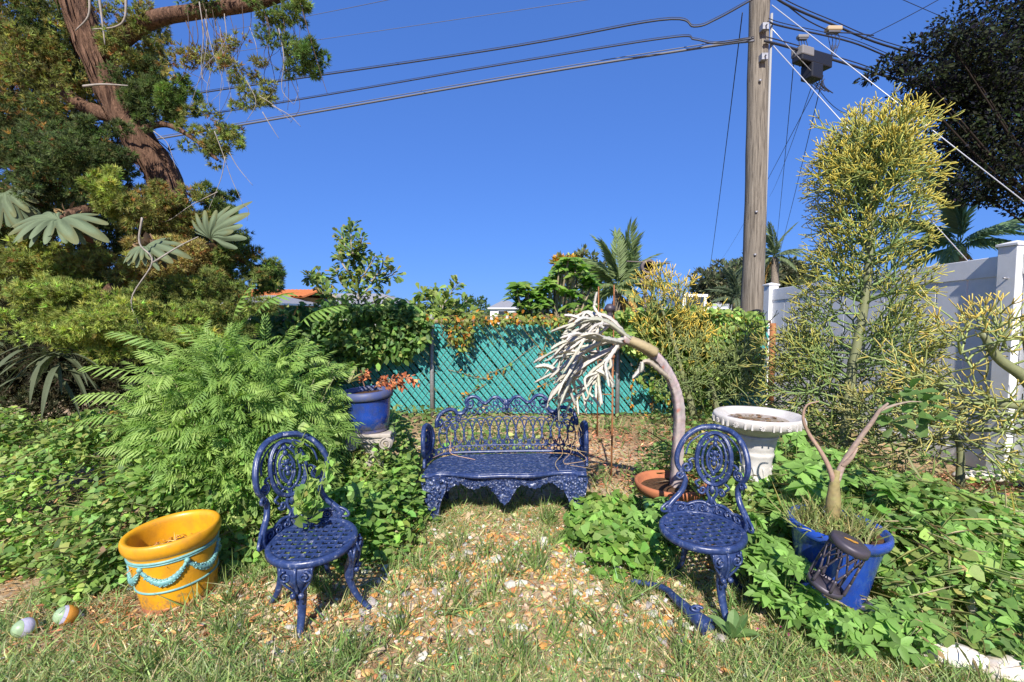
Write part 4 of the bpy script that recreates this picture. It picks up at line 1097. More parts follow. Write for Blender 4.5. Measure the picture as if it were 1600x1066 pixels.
# ------------------------------------------------------------------ plants: shared builders
def tuft(nb=9, cone=.9, w=.09, thin=False):
    V, Fq = [], []
    r = np.random.default_rng(3)
    for k in range(nb):
        d = nrm(np.array((r.normal(0, cone * .6), 1, r.normal(0, cone * .6)))); s = nrm(np.cross(d, r.normal(size=3)))
        L = r.uniform(.6, 1); o = len(V); b = d * .05
        if thin: V += [b + s * w, d * L, b - s * w]; Fq += [(o, o + 1, o + 2)]
        else: V += [b, b + d * L * .55 + s * w, d * L, b + d * L * .55 - s * w]; Fq += [(o, o + 1, o + 2), (o, o + 2, o + 3)]
    return np.array(V), np.array(Fq)
TUFT = tuft(13, 1.0, .075, True)
def in_ball(n): return rdir(n) * (rng.random((n, 1)) ** (1 / 3))

def clump(mb, c, r, n, tmpl, size, cols, sub=14, subr=.42, up=.35, outward=.9, mix=None, s=.28):
    """crown mass: n leaves spread over sub-clusters on an uneven ellipsoid"""
    c = np.asarray(c); r = np.broadcast_to(r, (3,))
    sc_ = rdir(sub) * rng.uniform(.35, .95, (sub, 1))
    k = rng.integers(0, sub, n)
    d = rdir(n)
    rad = subr * rng.uniform(.55, 1.08, (n, 1)) * rng.uniform(.7, 1.2, sub)[k][:, None]
    p = c + (sc_[k] + d * rad) * r
    f = nrm(d * outward + sc_[k] * .5 + np.array((0, 0, up)) + rng.normal(0, .35, (n, 3)))
    upv = nrm(rdir(n) + np.array((0, -.5, .6)))
    tone = np.exp(rng.normal(0, .16, sub))[k][:, None]
    scat(mb, tmpl, p, frames(f, upv), rng.uniform(*size, n), jit(cols, n, s, mix) * tone)

def leafy(mb, path, n, tmpl, size, cols, spread=.05, mix=None, t0=.1, s=.25, droop=0.):
    """leaves set spirally along a stem"""
    path = np.asarray(path); t = t0 + (1 - t0) * rng.random(n)
    sl = np.concatenate(([0], np.cumsum(np.linalg.norm(np.diff(path, axis=0), axis=1)))); sl /= sl[-1]
    p = np.stack([np.interp(t, sl, path[:, i]) for i in range(3)], 1)
    tn = nrm(np.gradient(path, axis=0)); tg = np.stack([np.interp(t, sl, tn[:, i]) for i in range(3)], 1)
    o = nrm(np.cross(tg, rdir(n))); f = nrm(o + tg * .6 + np.array((0, 0, -droop)))
    scat(mb, tmpl, p + o * spread * rng.random((n, 1)), frames(f, nrm(np.array((0, -.45, .8)) + rng.normal(0, .4, (n, 3)))), rng.uniform(*size, n), jit(cols, n, s, mix))

# ------------------------------------------------------------------ juniper at left
JL = np.array((-3.05, 4.6, 0))
jt = thing('juniper_tree', 'leaning shaggy-barked conifer with olive foliage clumps at left', 'tree', tuple(JL))
def loc(p, o): return np.asarray(p) - np.asarray(o)
tr = catmull([(-3.0, 4.7, -.1), (-3.1, 4.65, 1.2), P(262, 300, 4.6), P(215, 215, 4.55), P(160, 110, 4.45), P(118, 10, 4.35), P(95, -90, 4.3)], 8)
nT = len(tr); rr = np.linspace(.16, .095, nT)
n = 26
V, Fq = tube(loc(tr, JL), rr, n)
ridge = np.tile(1 + .10 * np.sin(np.arange(n) * 2.1) + .07 * np.sin(np.arange(n) * 4.7 + 1), nT)
cent = np.repeat(loc(tr, JL), n, 0); wob = 1 + .06 * np.sin(np.repeat(np.arange(nT), n) * .9 + np.tile(np.arange(n), nT) * .8)
V = cent + (V - cent) * (ridge * wob)[:, None]
MB().add(V, Fq).build('trunk', M_jbark, jt)
m = MB()                                                     # peeling bark strips
for k in range(150):
    i0 = rng.integers(10, nT - 8); a = rng.uniform(0, 2 * PI); L = rng.integers(4, 8)
    idx = np.arange(i0, min(nT - 1, i0 + L)); base = idx * n + int(a / (2 * PI) * n)
    c = V[base]; cc = cent[base]; out = nrm(c - cc); tg = nrm(np.gradient(c, axis=0)) if len(c) > 1 else c * 0
    sd = nrm(np.cross(out, tg)); w = .012 * np.sin(np.linspace(.3, PI - .1, len(c)))[:, None]; lift = .006 + .02 * np.linspace(1, 0, len(c))[:, None] ** 2
    m.add(*strip(c + out * lift + sd * w, c + out * lift - sd * w))
m.build('bark_strips', M_jbark, jt)['kind'] = 'stuff'
lim = [
    (catmull([P(150, 95, 4.45), P(230, 35, 4.3), P(310, 18, 4.2), P(400, 5, 4.1), P(480, -25, 4.0)], 7), .075, .045),
    (catmull([P(225, 200, 4.5), P(260, 195, 4.3), P(300, 215, 4.1), P(340, 250, 4.0)], 7), .03, .012),
    (catmull([P(200, 190, 4.55), P(120, 160, 4.6), P(40, 90, 4.7), P(-60, 60, 4.7)], 7), .07, .04),
    (catmull([P(230, 240, 4.55), P(140, 250, 4.3), P(60, 230, 4.2), P(-30, 250, 4.1)], 7), .07, .04),
    (catmull([P(255, 290, 4.6), P(310, 350, 4.2), P(370, 400, 4.2), P(420, 430, 4.3)], 7), .05, .02),
    (catmull([P(250, 330, 4.6), P(190, 430, 3.9), P(130, 490, 3.6)], 7), .06, .03),
    (catmull([P(250, 320, 4.6), P(130, 330, 4.0), P(30, 370, 3.7)], 7), .06, .03)]
for q, r0, r1 in lim: MB().add(*tube(loc(q, JL), np.linspace(r0, r1, len(q)), 10)).build('limb', M_jbark, jt)
OLV, OLD, RUS = (.20, .215, .065), (.085, .115, .04), (.27, .16, .06)
clumps = [  # px, py, Y, rx, ry (px), tufts, colour, mix
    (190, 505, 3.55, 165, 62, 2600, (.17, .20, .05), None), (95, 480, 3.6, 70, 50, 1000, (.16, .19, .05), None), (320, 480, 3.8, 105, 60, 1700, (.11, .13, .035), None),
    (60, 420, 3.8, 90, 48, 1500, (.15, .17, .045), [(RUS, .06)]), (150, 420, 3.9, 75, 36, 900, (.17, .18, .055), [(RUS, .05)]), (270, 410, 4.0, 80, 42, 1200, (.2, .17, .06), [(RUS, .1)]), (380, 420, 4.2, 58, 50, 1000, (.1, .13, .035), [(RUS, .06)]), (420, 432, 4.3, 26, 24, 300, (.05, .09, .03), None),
    (172, 305, 3.9, 36, 42, 600, (.19, .22, .055), None), (265, 330, 4.1, 72, 48, 1300, (.13, .14, .04), [(RUS, .12)]), (345, 318, 4.3, 32, 34, 380, (.07, .1, .03), None), (90, 262, 4.0, 95, 62, 1500, OLD, [(RUS, .05)]), (150, 235, 4.1, 70, 45, 900, OLD, None), (45, 215, 4.2, 70, 60, 1100, OLD, [(RUS, .12)]),
    (60, 140, 4.5, 95, 75, 1500, OLV, [(RUS, .12)]), (40, 40, 4.5, 95, 70, 1400, OLV, [(RUS, .08)]), (110, 60, 4.75, 80, 70, 1000, OLD, None), (190, 120, 4.9, 90, 80, 900, OLD, [(RUS, .05)]), (215, 70, 4.4, 60, 60, 800, OLV, [(RUS, .1)]), (240, 150, 4.4, 58, 62, 800, OLD, None), (278, 155, 4.3, 34, 46, 420, (.08, .12, .03), None),
    (325, 205, 4.1, 46, 40, 560, (.12, .14, .04), [(RUS, .08)]), (362, 218, 4.1, 20, 16, 110, (.16, .19, .05), None), (330, 240, 4.1, 28, 26, 200, OLV, None), (295, 100, 4.2, 40, 30, 260, (.16, .15, .05), [(RUS, .12)]), (345, 80, 4.1, 46, 30, 260, (.16, .16, .05), [(RUS, .12)]),
    (392, 150, 4.05, 40, 26, 330, OLV, None), (385, 110, 4.05, 44, 34, 220, (.14, .14, .05), [(RUS, .12)]), (440, 70, 4.0, 42, 26, 260, (.08, .11, .035), None), (488, 88, 4.0, 26, 40, 460, (.07, .11, .03), None), (460, 112, 4.0, 28, 14, 160, (.07, .1, .03), None), (440, 20, 4.0, 55, 22, 420, (.09, .12, .035), None), (345, -10, 4.1, 80, 26, 500, OLD, None), (475, 8, 4.0, 18, 12, 90, (.16, .19, .05), None),
    (30, 330, 4.2, 55, 50, 600, OLD, [(RUS, .15)]), (210, 380, 4.5, 70, 60, 350, OLD, None), (130, 350, 4.6, 110, 80, 500, OLD, None), (-40, 350, 4.2, 90, 160, 1500, OLD, None), (330, 380, 4.6, 60, 60, 500, OLD, None), (300, 440, 4.6, 120, 70, 450, OLD, None)]
m = MB()
for px, py, Y, rx, ry, nt_, cl_, mx in clumps:
    c = P(px, py, Y); k = Y / F
    sp_ = 1.15 if ry > 30 else 1.25
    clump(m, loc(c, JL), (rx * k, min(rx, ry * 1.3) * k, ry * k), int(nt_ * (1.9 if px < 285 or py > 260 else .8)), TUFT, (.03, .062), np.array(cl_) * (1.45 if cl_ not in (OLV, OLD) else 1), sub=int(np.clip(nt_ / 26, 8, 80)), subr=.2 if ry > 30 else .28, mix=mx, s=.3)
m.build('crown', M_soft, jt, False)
m = MB()                                                     # inner filler sprays, interior shade painted in as dark foliage colour
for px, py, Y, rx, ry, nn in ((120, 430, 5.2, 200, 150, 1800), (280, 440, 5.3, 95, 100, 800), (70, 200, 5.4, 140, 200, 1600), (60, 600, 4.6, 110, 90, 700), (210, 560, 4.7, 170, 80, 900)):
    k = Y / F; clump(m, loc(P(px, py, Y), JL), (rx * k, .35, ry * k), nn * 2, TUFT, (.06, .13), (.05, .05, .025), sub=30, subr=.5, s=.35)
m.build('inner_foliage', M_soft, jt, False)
# bare hanging twigs
def twig(name, pts, r, mat, parent, o):
    q = catmull(pts, 6); MB().add(*tube(loc(q, o), np.linspace(r, r * .4, len(q)), 5)).build(name, mat, parent)
for pts in ([(140, -10), (138, 25), (118, 48)], [(197, -10), (195, 28), (180, 42), (145, 46)], [(155, -5), (160, 35), (164, 70)], [(130, 135), (160, 132), (200, 134)]):
    twig('twig', [P(x, y, 4.05) for x, y in pts], .011, M_twig, jt, JL)
for k in range(42):
    x0 = rng.uniform(285, 470); y0 = rng.uniform(0, 45); Y = rng.uniform(3.9, 4.2); L = rng.uniform(60, 165); dx = rng.normal(4, 20)
    pts = [P(x0, y0, Y), P(x0 + dx * .3 + 6, y0 + L * .4, Y - .03), P(x0 + dx + rng.normal(0, 8), y0 + L * .8, Y), P(x0 + dx * 1.2 + rng.normal(0, 12), y0 + L, Y)]
    twig('twig', pts, rng.uniform(.002, .0045), M_twig if rng.random() < .3 else M_dtwig, jt, JL)
for pts in ([(335, 205), (350, 245), (362, 280), (380, 320)], [(358, 238), (372, 262), (395, 290)], [(352, 245), (345, 280), (325, 330)], [(340, 300), (300, 320), (262, 345), (235, 345)], [(405, 150), (428, 165), (455, 190)], [(425, 165), (452, 180), (470, 198)], [(410, 175), (425, 200), (436, 217)],
            [(385, 125), (400, 160), (385, 190)], [(240, 205), (262, 225), (275, 265)], [(380, 320), (388, 328), (386, 345)]):
    twig('twig', [P(x, y, 3.95 + .02 * i_) for i_, (x, y) in enumerate(pts)], .0038, M_twig, jt, JL)
for pts in ([(222, 340), (218, 380), (238, 410), (205, 470), (228, 525), (240, 540)], [(240, 410), (280, 385), (310, 370)]):
    twig('dead_vine', [P(x, y, 3.35) for x, y in pts], .007, M_twig, jt, JL)

# ------------------------------------------------------------------ staghorn ferns on the juniper
M_stag = foliage('felted_frond', .7, .15, .2)
def stag_mesh(seed):
    r = np.random.default_rng(seed); m = MB(); na, nr = 61, 12
    th = np.linspace(-1.15, 1.15, na); nl = r.integers(5, 7); ph = r.uniform(0, 1)
    lobe = np.abs(np.cos((th / 1.15 * nl * .5 + ph) * PI)); env = (1 - .32 * np.abs(th) ** 1.6) * (1 + .12 * np.sin(th * 3 + r.uniform(0, 6)))
    R_ = (.58 + .46 * lobe ** .95) * env
    rr = np.linspace(.03, 1, nr)[None] * R_[:, None]; w = .55 + .45 * np.clip(rr / .5, 0, 1); A = th[:, None] * w
    x = rr * np.sin(A); y = rr * np.cos(A); rip = np.cos((th / 1.15 * nl + 2 * ph) * PI)[:, None]
    z = .26 * rr - .80 * rr ** 2.2 + .05 * rip * rr + .05 * np.sin(x * 5 + r.uniform(0, 6)) * rr - .18 * x ** 2
    c = np.array((.105, .135, .075)) * (1 + .16 * rip + .1 * np.sin(rr * 9))[..., None] * np.exp(r.normal(0, .05, (na, nr, 1))); c[:, -2:] *= (1.0, .85, .7) if seed % 2 else (1, 1, 1)
    i = np.arange(na - 1)[:, None] * nr; j = np.arange(nr - 1)[None]
    m.add(np.stack((x, y, z), -1).reshape(-1, 3), [np.stack((i + j, i + nr + j, i + nr + j + 1, i + j + 1), -1).reshape(-1, 4)], np.clip(c.reshape(-1, 3), 0, 1))
    me = m.mesh('frond'); me.materials.append(M_stag); return me
stags = [stag_mesh(s) for s in (1, 2, 3, 4)]
def oriented(o, p, fwd, up, s):
    R_ = frames(np.array([fwd]), np.array([up]))[0]
    o.matrix_local = Matrix.Translation(Vector(p)) @ Matrix(R_.tolist()).to_4x4() @ Matrix.Diagonal((s, s, s, 1))
def staghorn(lab, base, fr):
    t = thing('staghorn_fern', lab, 'fern', tuple(base))
    m = MB(); clump(m, (0, .08, 0), (.1, .08, .09), 70, OVAL, (.05, .09), (.13, .095, .05), sub=6); m.build('shield_leaves', M_dry, t)
    for i_, (fw, up_, s) in enumerate(fr): oriented(link('frond', stags[i_ % 4], t), (0, 0, 0), fw, up_, s * .78)
    return t
staghorn('grey-green staghorn fern with broad antler fronds high on the conifer', P(95, 345, 3.55), [((.9, -.5, .1), (0, -.6, .8), .42), ((.5, -.7, -.3), (.2, -.5, .8), .38), ((-.9, -.4, .15), (0, -.6, .8), .4), ((-.2, -.9, -.2), (0, -.3, .9), .36), ((-1, -.1, .3), (.3, -.5, .8), .42)])
staghorn('smaller staghorn fern drooping in the middle of the conifer foliage', P(228, 385, 3.5), [((.95, -.3, .15), (0, -.7, .7), .3), ((-.5, -.7, -.5), (-.2, -.7, .6), .24), ((.2, -.8, -.3), (0, -.5, .8), .22), ((.7, -.3, -.1), (0, -.7, .7), .26)])
staghorn('upright staghorn fern silhouetted at the right end of the conifer foliage', P(330, 375, 3.9), [((.35, -.2, .9), (-.5, -.8, .1), .42), ((.6, -.3, .6), (-.4, -.8, .2), .38), ((.0, -.5, .8), (0, -.9, .3), .3)])
staghorn('shaded staghorn fern at the left edge below the trunk', P(8, 300, 3.9), [((.6, -.5, -.5), (.3, -.7, .5), .4), ((.3, -.6, -.7), (.2, -.8, .4), .42), ((.9, -.3, -.1), (0, -.7, .7), .36)])
st_ = thing('strap_fern', 'dark drooping strap-leaved fern in shade below the conifer', 'fern', tuple(P(85, 560, 3.4)))
m = MB(); t = np.linspace(0, 1, 9); w = .02 * np.sin(np.clip(t * 1.02, 0, 1) * PI) ** .6 + .002
x = .0 * t; y = t * .45; z = .12 * t - .42 * t ** 2
m.add(*strip(np.c_[x + w, y, z + .008], np.c_[x, y, z]), c=(.085, .10, .055)); m.add(*strip(np.c_[x, y, z], np.c_[x - w, y, z + .008]), c=(.075, .09, .05)); sme = m.mesh('leaf'); sme.materials.append(M_stag)
for k in range(26):
    a = rng.uniform(-PI, .0) if k < 20 else rng.uniform(0, PI); oriented(link('leaf', sme, st_), rng.normal(0, .05, 3), (math.cos(a), math.sin(a) * .8, rng.uniform(-.3, .35)), (0, 0, 1), rng.uniform(.5, .95))

# ------------------------------------------------------------------ feathery bush
def frond_mesh(seed, npair=11, lw=.05, ll=.3, droop=.35, colr=(.15, .24, .05), tw=.016, name='frond', v=.35):
    r = np.random.default_rng(seed); m = MB(); t = np.linspace(0, 1, 10)
    y = t; z = .08 * t - droop * t ** 2; x = r.normal(0, .05) * t ** 2
    pth = np.c_[x, y, z]; m.add(*tube(pth, np.linspace(tw * .45, tw * .15, 10), 4, False), c=np.array(colr) * 1.3)
    T_ = leaf_t(lw / ll, 'lance', .03, .25)
    tt = np.repeat(np.linspace(.16, 1, npair), 2); sg = np.tile((-1, 1), npair); nn = len(tt)
    p = np.stack([np.interp(tt, t, pth[:, i_]) for i_ in range(3)], 1)
    an = (1.15 - .65 * tt) + r.normal(0, .08, nn)
    f = np.c_[sg * np.sin(an), np.cos(an), -droop * tt * 1.2 * np.cos(an) - v * np.abs(np.sin(an)) + r.normal(0, .08, nn)]
    s = ll * (.55 + .45 * np.sin(np.clip(tt * .95, 0, 1) * PI)) * r.uniform(.88, 1.1, nn)
    c = np.clip(np.array(colr) * np.exp(r.normal(0, .14, (nn, 1))), 0, 1)
    scat(m, T_, p, frames(f, np.tile((0, 0, 1.), (nn, 1))), s, c)
    me = m.mesh(name); return me
bush_f = []
for k, c in enumerate(((.22, .33, .075), (.18, .29, .065), (.27, .38, .10), (.15, .25, .06))):
    me = frond_mesh(10 + k, 8 + k % 3, .038, .40, .3 + .12 * (k % 2), c); me.materials.append(M_leaf); bush_f.append(me)
BC = np.array((-1.78, 3.2, 0))
fb = thing('feathery_bush', 'dense bush of feathery pinnate fronds between the conifer and the column', 'bush', tuple(BC))
def dome(n, cx, cy, cz, rx, ry, rz, lo=-.5):
    d = rdir(n * 4); d = d[(d[:, 2] > lo) & (d[:, 1] < .45)][:n]; return d, np.array((cx, cy, cz)) + d * np.array((rx, ry, rz))
d, p = dome(285, -.02, 0, .74, .60, .40, .55, -.75)
for k in range(len(d)):
    f = nrm(d[k] * np.array((1, 1, .6)) + np.array((0, -.15, .12)) + rng.normal(0, .68, 3))
    oriented(link('frond', bush_f[rng.integers(0, 4)], fb), p[k] * rng.uniform(.93, 1.06), f, nrm(np.array((0, -.35, 1)) + rng.normal(0, .3, 3)), rng.uniform(.12, .2))
for (px, py, ang, s) in ((365, 500, 1.2, .26), (400, 490, .9, .28), (215, 585, 2.6, .26), (205, 620, 2.8, .26), (195, 650, 2.9, .24), (470, 505, .8, .28), (255, 545, 2.3, .26)):
    oriented(link('frond', bush_f[rng.integers(0, 4)], fb), loc(P(px, py, 3.05), BC), (math.cos(ang), -.35, math.sin(ang) * .8), (0, -.5, 1), s)
for px, py, ang, s in ((452, 662, 4.0, .2), (476, 655, 4.5, .19), (500, 652, 4.9, .19), (524, 648, 5.3, .18), (438, 684, 3.8, .18), (462, 690, 4.6, .16)):
    oriented(link('frond', bush_f[rng.integers(0, 4)], fb), loc(P(px, py, 2.50), BC), (math.cos(ang), -.1, math.sin(ang)), (0, -1, .4), s)
m = MB()
for k in range(26):
    a = rng.uniform(-PI, PI); q = catmull([(rng.normal(0, .15), rng.normal(0, .1), 0), (.3 * math.cos(a), .18 * math.sin(a), .5), (.6 * math.cos(a), .32 * math.sin(a), rng.uniform(.8, 1.15))], 6); m.add(*tube(q, np.linspace(.012, .004, len(q)), 5), c=(.2, .2, .09))
m.build('stem', M_stem, fb)
m = MB()
d, p = dome(900, -.02, .05, .72, .60, .36, .55, -.8)
for k in range(len(d)):
    me = bush_f[k % 4]; nv = len(me.vertices); co = np.empty(nv * 3); me.vertices.foreach_get('co', co); cl_ = np.empty(nv * 4); me.attributes['Col'].data.foreach_get('color', cl_)
    if k < 4: _f = {} if k == 0 else _f; _f[k] = ([np.array([p_.vertices[:] for p_ in me.polygons if len(p_.vertices) == q_]) for q_ in (3, 4)])
    f = nrm(d[k] * np.array((1, 1, .5)) + rng.normal(0, .7, 3)); R_ = frames(f[None], nrm(np.array((0, -.45, 1)) + rng.normal(0, .4, 3))[None])[0]
    m.add(co.reshape(-1, 3) @ R_.T * rng.uniform(.13, .24) + p[k] * rng.uniform(.74, .97), [q_ for q_ in _f[k % 4] if len(q_)], cl_.reshape(-1, 4)[:, :3])
o = m.build('small_fronds', M_leaf, fb); o['kind'] = 'stuff'
m = MB(); clump(m, (0, .0, .52), (.70, .46, .56), 8500, OVAL, (.025, .06), (.15, .24, .055), sub=60, subr=.3, up=.1, s=.3); o = m.build('small_leaves', M_leaf, fb, False); o['kind'] = 'stuff'

# ------------------------------------------------------------------ groundcover masses
def cover(name, n, xr, yr, hfun, tmpl, size, cols, mix=None, thick=.12, tilt=.5, s=.28, soft=4.):
    x = rng.uniform(*xr, n * 3); y = rng.uniform(*yr, n * 3); h = hfun(x, y); k = np.where((h > .005) & (rng.random(n * 3) < np.clip(.25 + h * soft + .35 * np.sin(x * 8.3 + 2 * np.sin(y * 7.1)) * np.sin(y * 9.7), 0, 1)))[0][:n]
    x, y, h = x[k], y[k], h[k]; n = len(k)
    dpt = rng.random(n) ** 1.7
    z = gh(x, y) + np.maximum(.008, h - dpt * np.minimum(thick, h)) + .012
    f = rdir(n); f[:, 2] *= .35; up = nrm(np.array((0, -.42, 1)) + rng.normal(0, tilt, (n, 3)))
    tone = np.exp(.17 * np.sin(x * 3.1 + 1.7 * np.sin(y * 4)) * np.cos(y * 2.3))[:, None]
    mb = MB(); scat(mb, tmpl, np.c_[x, y, z], frames(f, up), rng.uniform(*size, n), jit(cols, n, s, mix) * tone)
    o = mb.build(name, M_leaf, None, True); o['kind'] = 'stuff'
    return o
sm = lambda t: np.clip(t, 0, 1) ** 2 * (3 - 2 * np.clip(t, 0, 1))
lump = lambda x, y: .10 * np.sin(x * 5.1 + 2 * np.sin(y * 3)) * np.sin(y * 6.3 + x) + .05 * np.sin(x * 13) * np.sin(y * 11)
def h_left(x, y):
    yf = np.interp(x, [-4.6, -3.2, -2.6, -2.1, -1.7, -1.45, -1.2, -.8], [2.55, 2.45, 2.42, 2.36, 2.68, 2.62, 2.72, 2.9]) + .1 * np.sin(x * 9)
    h = (.10 + .52 * sm((y - yf - .05) / .75) + lump(x, y) * .8) * sm((y - yf) / .10) * sm((-.72 - x) / .15)
    return np.where((y > yf) & (y < 4.2), h, 0)
LG = (.19, .29, .075)
cover('clover_groundcover', 25000, (-4.6, -.72), (2.2, 4.0), h_left, ROUND, (.018, .044), LG, [((.25, .34, .085), .3), ((.11, .19, .05), .18), ((.40, .34, .10), .02), ((.3, .2, .1), .015)], .28)
cover('clover_stems', 2200, (-4.6, -.8), (2.2, 3.6), h_left, (KITE[0] * [.06, 1, 1], KITE[1]), (.08, .22), (.2, .2, .08), None, .1, .6)
def h_bl(x, y): return np.where(np.hypot((x + .98) / .5, (y - 3.2) / .62) < 1, (.34 + lump(x, y)) * sm((1 - np.hypot((x + .98) / .5, (y - 3.2) / .62)) * 2.2), 0)
cover('weed_patch', 2600, (-1.6, -.4), (2.5, 3.9), h_bl, OVAL, (.035, .075), (.14, .24, .05), [((.2, .29, .07), .3)], .3)
def h_br(x, y): return np.where(np.hypot((x - .66) / .36, (y - 3.0) / .5) < 1, (.15 + lump(x, y) * .6) * sm((1 - np.hypot((x - .66) / .36, (y - 3.0) / .5)) * 3) * np.where(np.hypot(x - CT[0], y - 3.0) < .34, .4, 1), 0)
cover('weed_patch', 1050, (.3, 1.1), (2.4, 3.6), h_br, ROUND, (.03, .062), (.14, .25, .05), [((.2, .3, .07), .3)], .12)
def h_rt(x, y):
    yf = np.interp(x, [.98, 1.15, 1.4, 1.65, 1.9, 2.4, 3.4], [2.75, 2.36, 2.1, 1.86, 1.72, 1.62, 1.6]) + .07 * np.sin(x * 11)
    mul = sm((3.55 - .2 * x - np.abs(y - 2.6)) / .6)
    bare = 1 - .9 * np.exp(-((x - 3.5) / .5) ** 2 - ((y - 3.75) / .5) ** 2)
    h = (.06 + .36 * sm((y - yf - .15) / .95) * (1 - .35 * sm((x - 2.2) / .7)) + lump(x, y) * .6) * sm((y - yf) / .12) * sm((x - .95) / .15) * bare
    pot = np.hypot(x - BP[0], y - BP[1]) < .22
    for gx, gy in ((1.46, 2.0), (1.72, 1.86), (1.98, 1.82), (2.02, 2.1)): bare = bare * np.where(np.hypot((x - gx) / .14, (y - gy + .03) / .09) < 1, .05, 1)
    bare2 = (np.hypot((x - 3.35) / .75, (y - 3.55) / .45) < 1)
    ln_clear = np.zeros_like(pot)
    return np.where((y > yf) & (y < 4.0) & ~pot & ~bare2, np.where(ln_clear, h * .3, h), 0)
cover('broadleaf_groundcover', 13000, (.95, 4.4), (1.6, 4.0), h_rt, OVAL, (.024, .062), (.17, .27, .075), [((.23, .33, .09), .3), ((.10, .18, .05), .2), ((.42, .38, .12), .03), ((.30, .2, .1), .02)], .26, .75)
cover('weed_stems', 2200, (.95, 4.0), (1.6, 3.8), h_rt, (KITE[0] * [.05, 1, 1], KITE[1]), (.1, .28), (.22, .24, .09), [((.42, .36, .2), .3)], .1, .7)
cover('low_weeds', 2600, (.9, 3.6), (1.62, 3.0), h_rt, ROUND, (.03, .065), (.15, .25, .06), [((.22, .3, .08), .3)], .1, .35)
def h_bk(x, y): return np.where((y > 4.1) & (y < 6.6), .05 + .12 * sm(np.abs(x - .95) - .35) + .05 * lump(x, y), 0) * ((np.hypot((x - .95) / .9, (y - 5.0) / 1.0) > .8) | (rng.random(np.shape(x)) < .15))
cover('low_weeds', 4200, (-3.5, 4.0), (4.1, 6.6), h_bk, OVAL, (.04, .09), (.11, .18, .05), [((.2, .24, .08), .3), ((.3, .25, .12), .1)], .1)

# whorled leafy weeds right of the blue pot, each plant its own thing
def whorl_mesh(seed):
    r = np.random.default_rng(seed); m = MB(); nl = 7
    a = np.arange(nl) * 2 * PI / nl + r.normal(0, .15, nl); f = np.c_[np.cos(a), np.sin(a), r.uniform(-.15, .25, nl)]
    scat(m, leaf_t(.24, 'oval', .05, .22), np.zeros((nl, 3)), frames(f, np.tile((0, 0, 1.), (nl, 1))), r.uniform(.75, 1.05, nl), np.array((.18, .31, .075)) * np.exp(r.normal(0, .2, (nl, 1))))
    me = m.mesh('leaf_whorl'); me.materials.append(M_leaf); return me
whorls = [whorl_mesh(s) for s in range(4)]
def weed(lab, x, y, h, n_, spread, s=(.06, .11)):
    t = thing('leafy_weed', lab, 'weed', (x, y, 0), group=None)
    m = MB()
    for k in range(n_):
        a = rng.uniform(0, 6.28); r_ = spread * math.sqrt(rng.random()); z = h * rng.uniform(.55, 1.05) * (1 - .35 * (r_ / spread) ** 2)
        e = np.array((r_ * math.cos(a), r_ * math.sin(a), z)); m.add(*tube(catmull([(e[0] * .3, e[1] * .3, 0), (e[0] * .75, e[1] * .75, z * .6), e], 4), .003, 4, False), c=(.16, .2, .06))
        oriented(link('leaf_whorl', whorls[rng.integers(0, 4)], t), e, nrm(rng.normal(size=3) * [1, 1, .2]), nrm(np.array((0, -.4, 1)) + rng.normal(0, .3, 3)), rng.uniform(*s))
    m.build('stem', M_stem, t)
weed('bushy whorled-leaf weed right of the large blue pot in front of the green pencil plant', 2.05, 2.78, .52, 60, .48)
weed('whorled-leaf weed spreading by the right foot of the bushy weed near the mulch', 2.55, 2.75, .34, 34, .36)
weed('broad bright weed directly right of the bird bath pedestal', 1.63, 2.68, .60, 24, .16, (.09, .14))
weed('leafy weed between the bird bath and the white cactus pot', 1.30, 2.62, .30, 14, .14, (.05, .09))
weed('dark leafy weed behind the caudex plant below the pencil plant trunk', 1.95, 3.3, .62, 34, .36, (.08, .13))
weed('low broad-leaved weed in the bottom right corner', 2.25, 1.95, .16, 20, .2, (.06, .1))
weed('tall leafy weed in front of the large blue pot at its left', 1.26, 2.2, .34, 22, .13, (.06, .09))
weed('small weed hiding the foot of the large blue pot left of the lantern', 1.28, 2.12, .2, 16, .13, (.05, .085))
weed('small bright weed hiding the foot of the large blue pot right of the lantern', 1.62, 1.98, .2, 16, .13, (.05, .09))
weed('dense weed burying the left side of the large blue pot behind the lantern', 1.24, 2.36, .42, 26, .12, (.055, .085))
weed('sprawling weed covering the front foot of the large blue pot below the lantern', 1.42, 2.0, .2, 22, .15, (.045, .075))
weed('leafy weed hiding the green pot below the white cactus', .86, 2.84, .34, 22, .15, (.05, .085))
weed('leafy weed between the left chair and the stone column', -1.0, 2.88, .42, 26, .2, (.07, .11))

# ------------------------------------------------------------------ clover stems climbing through the left chair
cv = thing('clover_vine', 'bright clover vine climbing through the back of the left blue chair', 'vine', (-1.02, 2.36, .42))
m = MB(); ml = MB()
for pts in ([(-.12, .12, -.4), (-.05, .06, .0), (.02, -.02, .2), (.0, -.04, .34)], [(.0, .0, -.05), (.06, -.03, .08), (.10, -.02, .25), (.13, .02, .38)], [(-.15, .1, .1), (-.05, .08, .38), (.03, .03, .48)], [(.02, -.03, .0), (.0, -.06, .1), (.03, -.07, .2)]):
    q = catmull(pts, 6); m.add(*tube(q, .0025, 4), c=(.18, .24, .07)); leafy(ml, q, 34, ROUND, (.028, .046), (.17, .28, .06), .03, [((.24, .33, .08), .3)])
m.build('stem', M_stem, cv)['kind'] = 'stuff'; ml.build('leaves', M_leaf, cv)['kind'] = 'stuff'

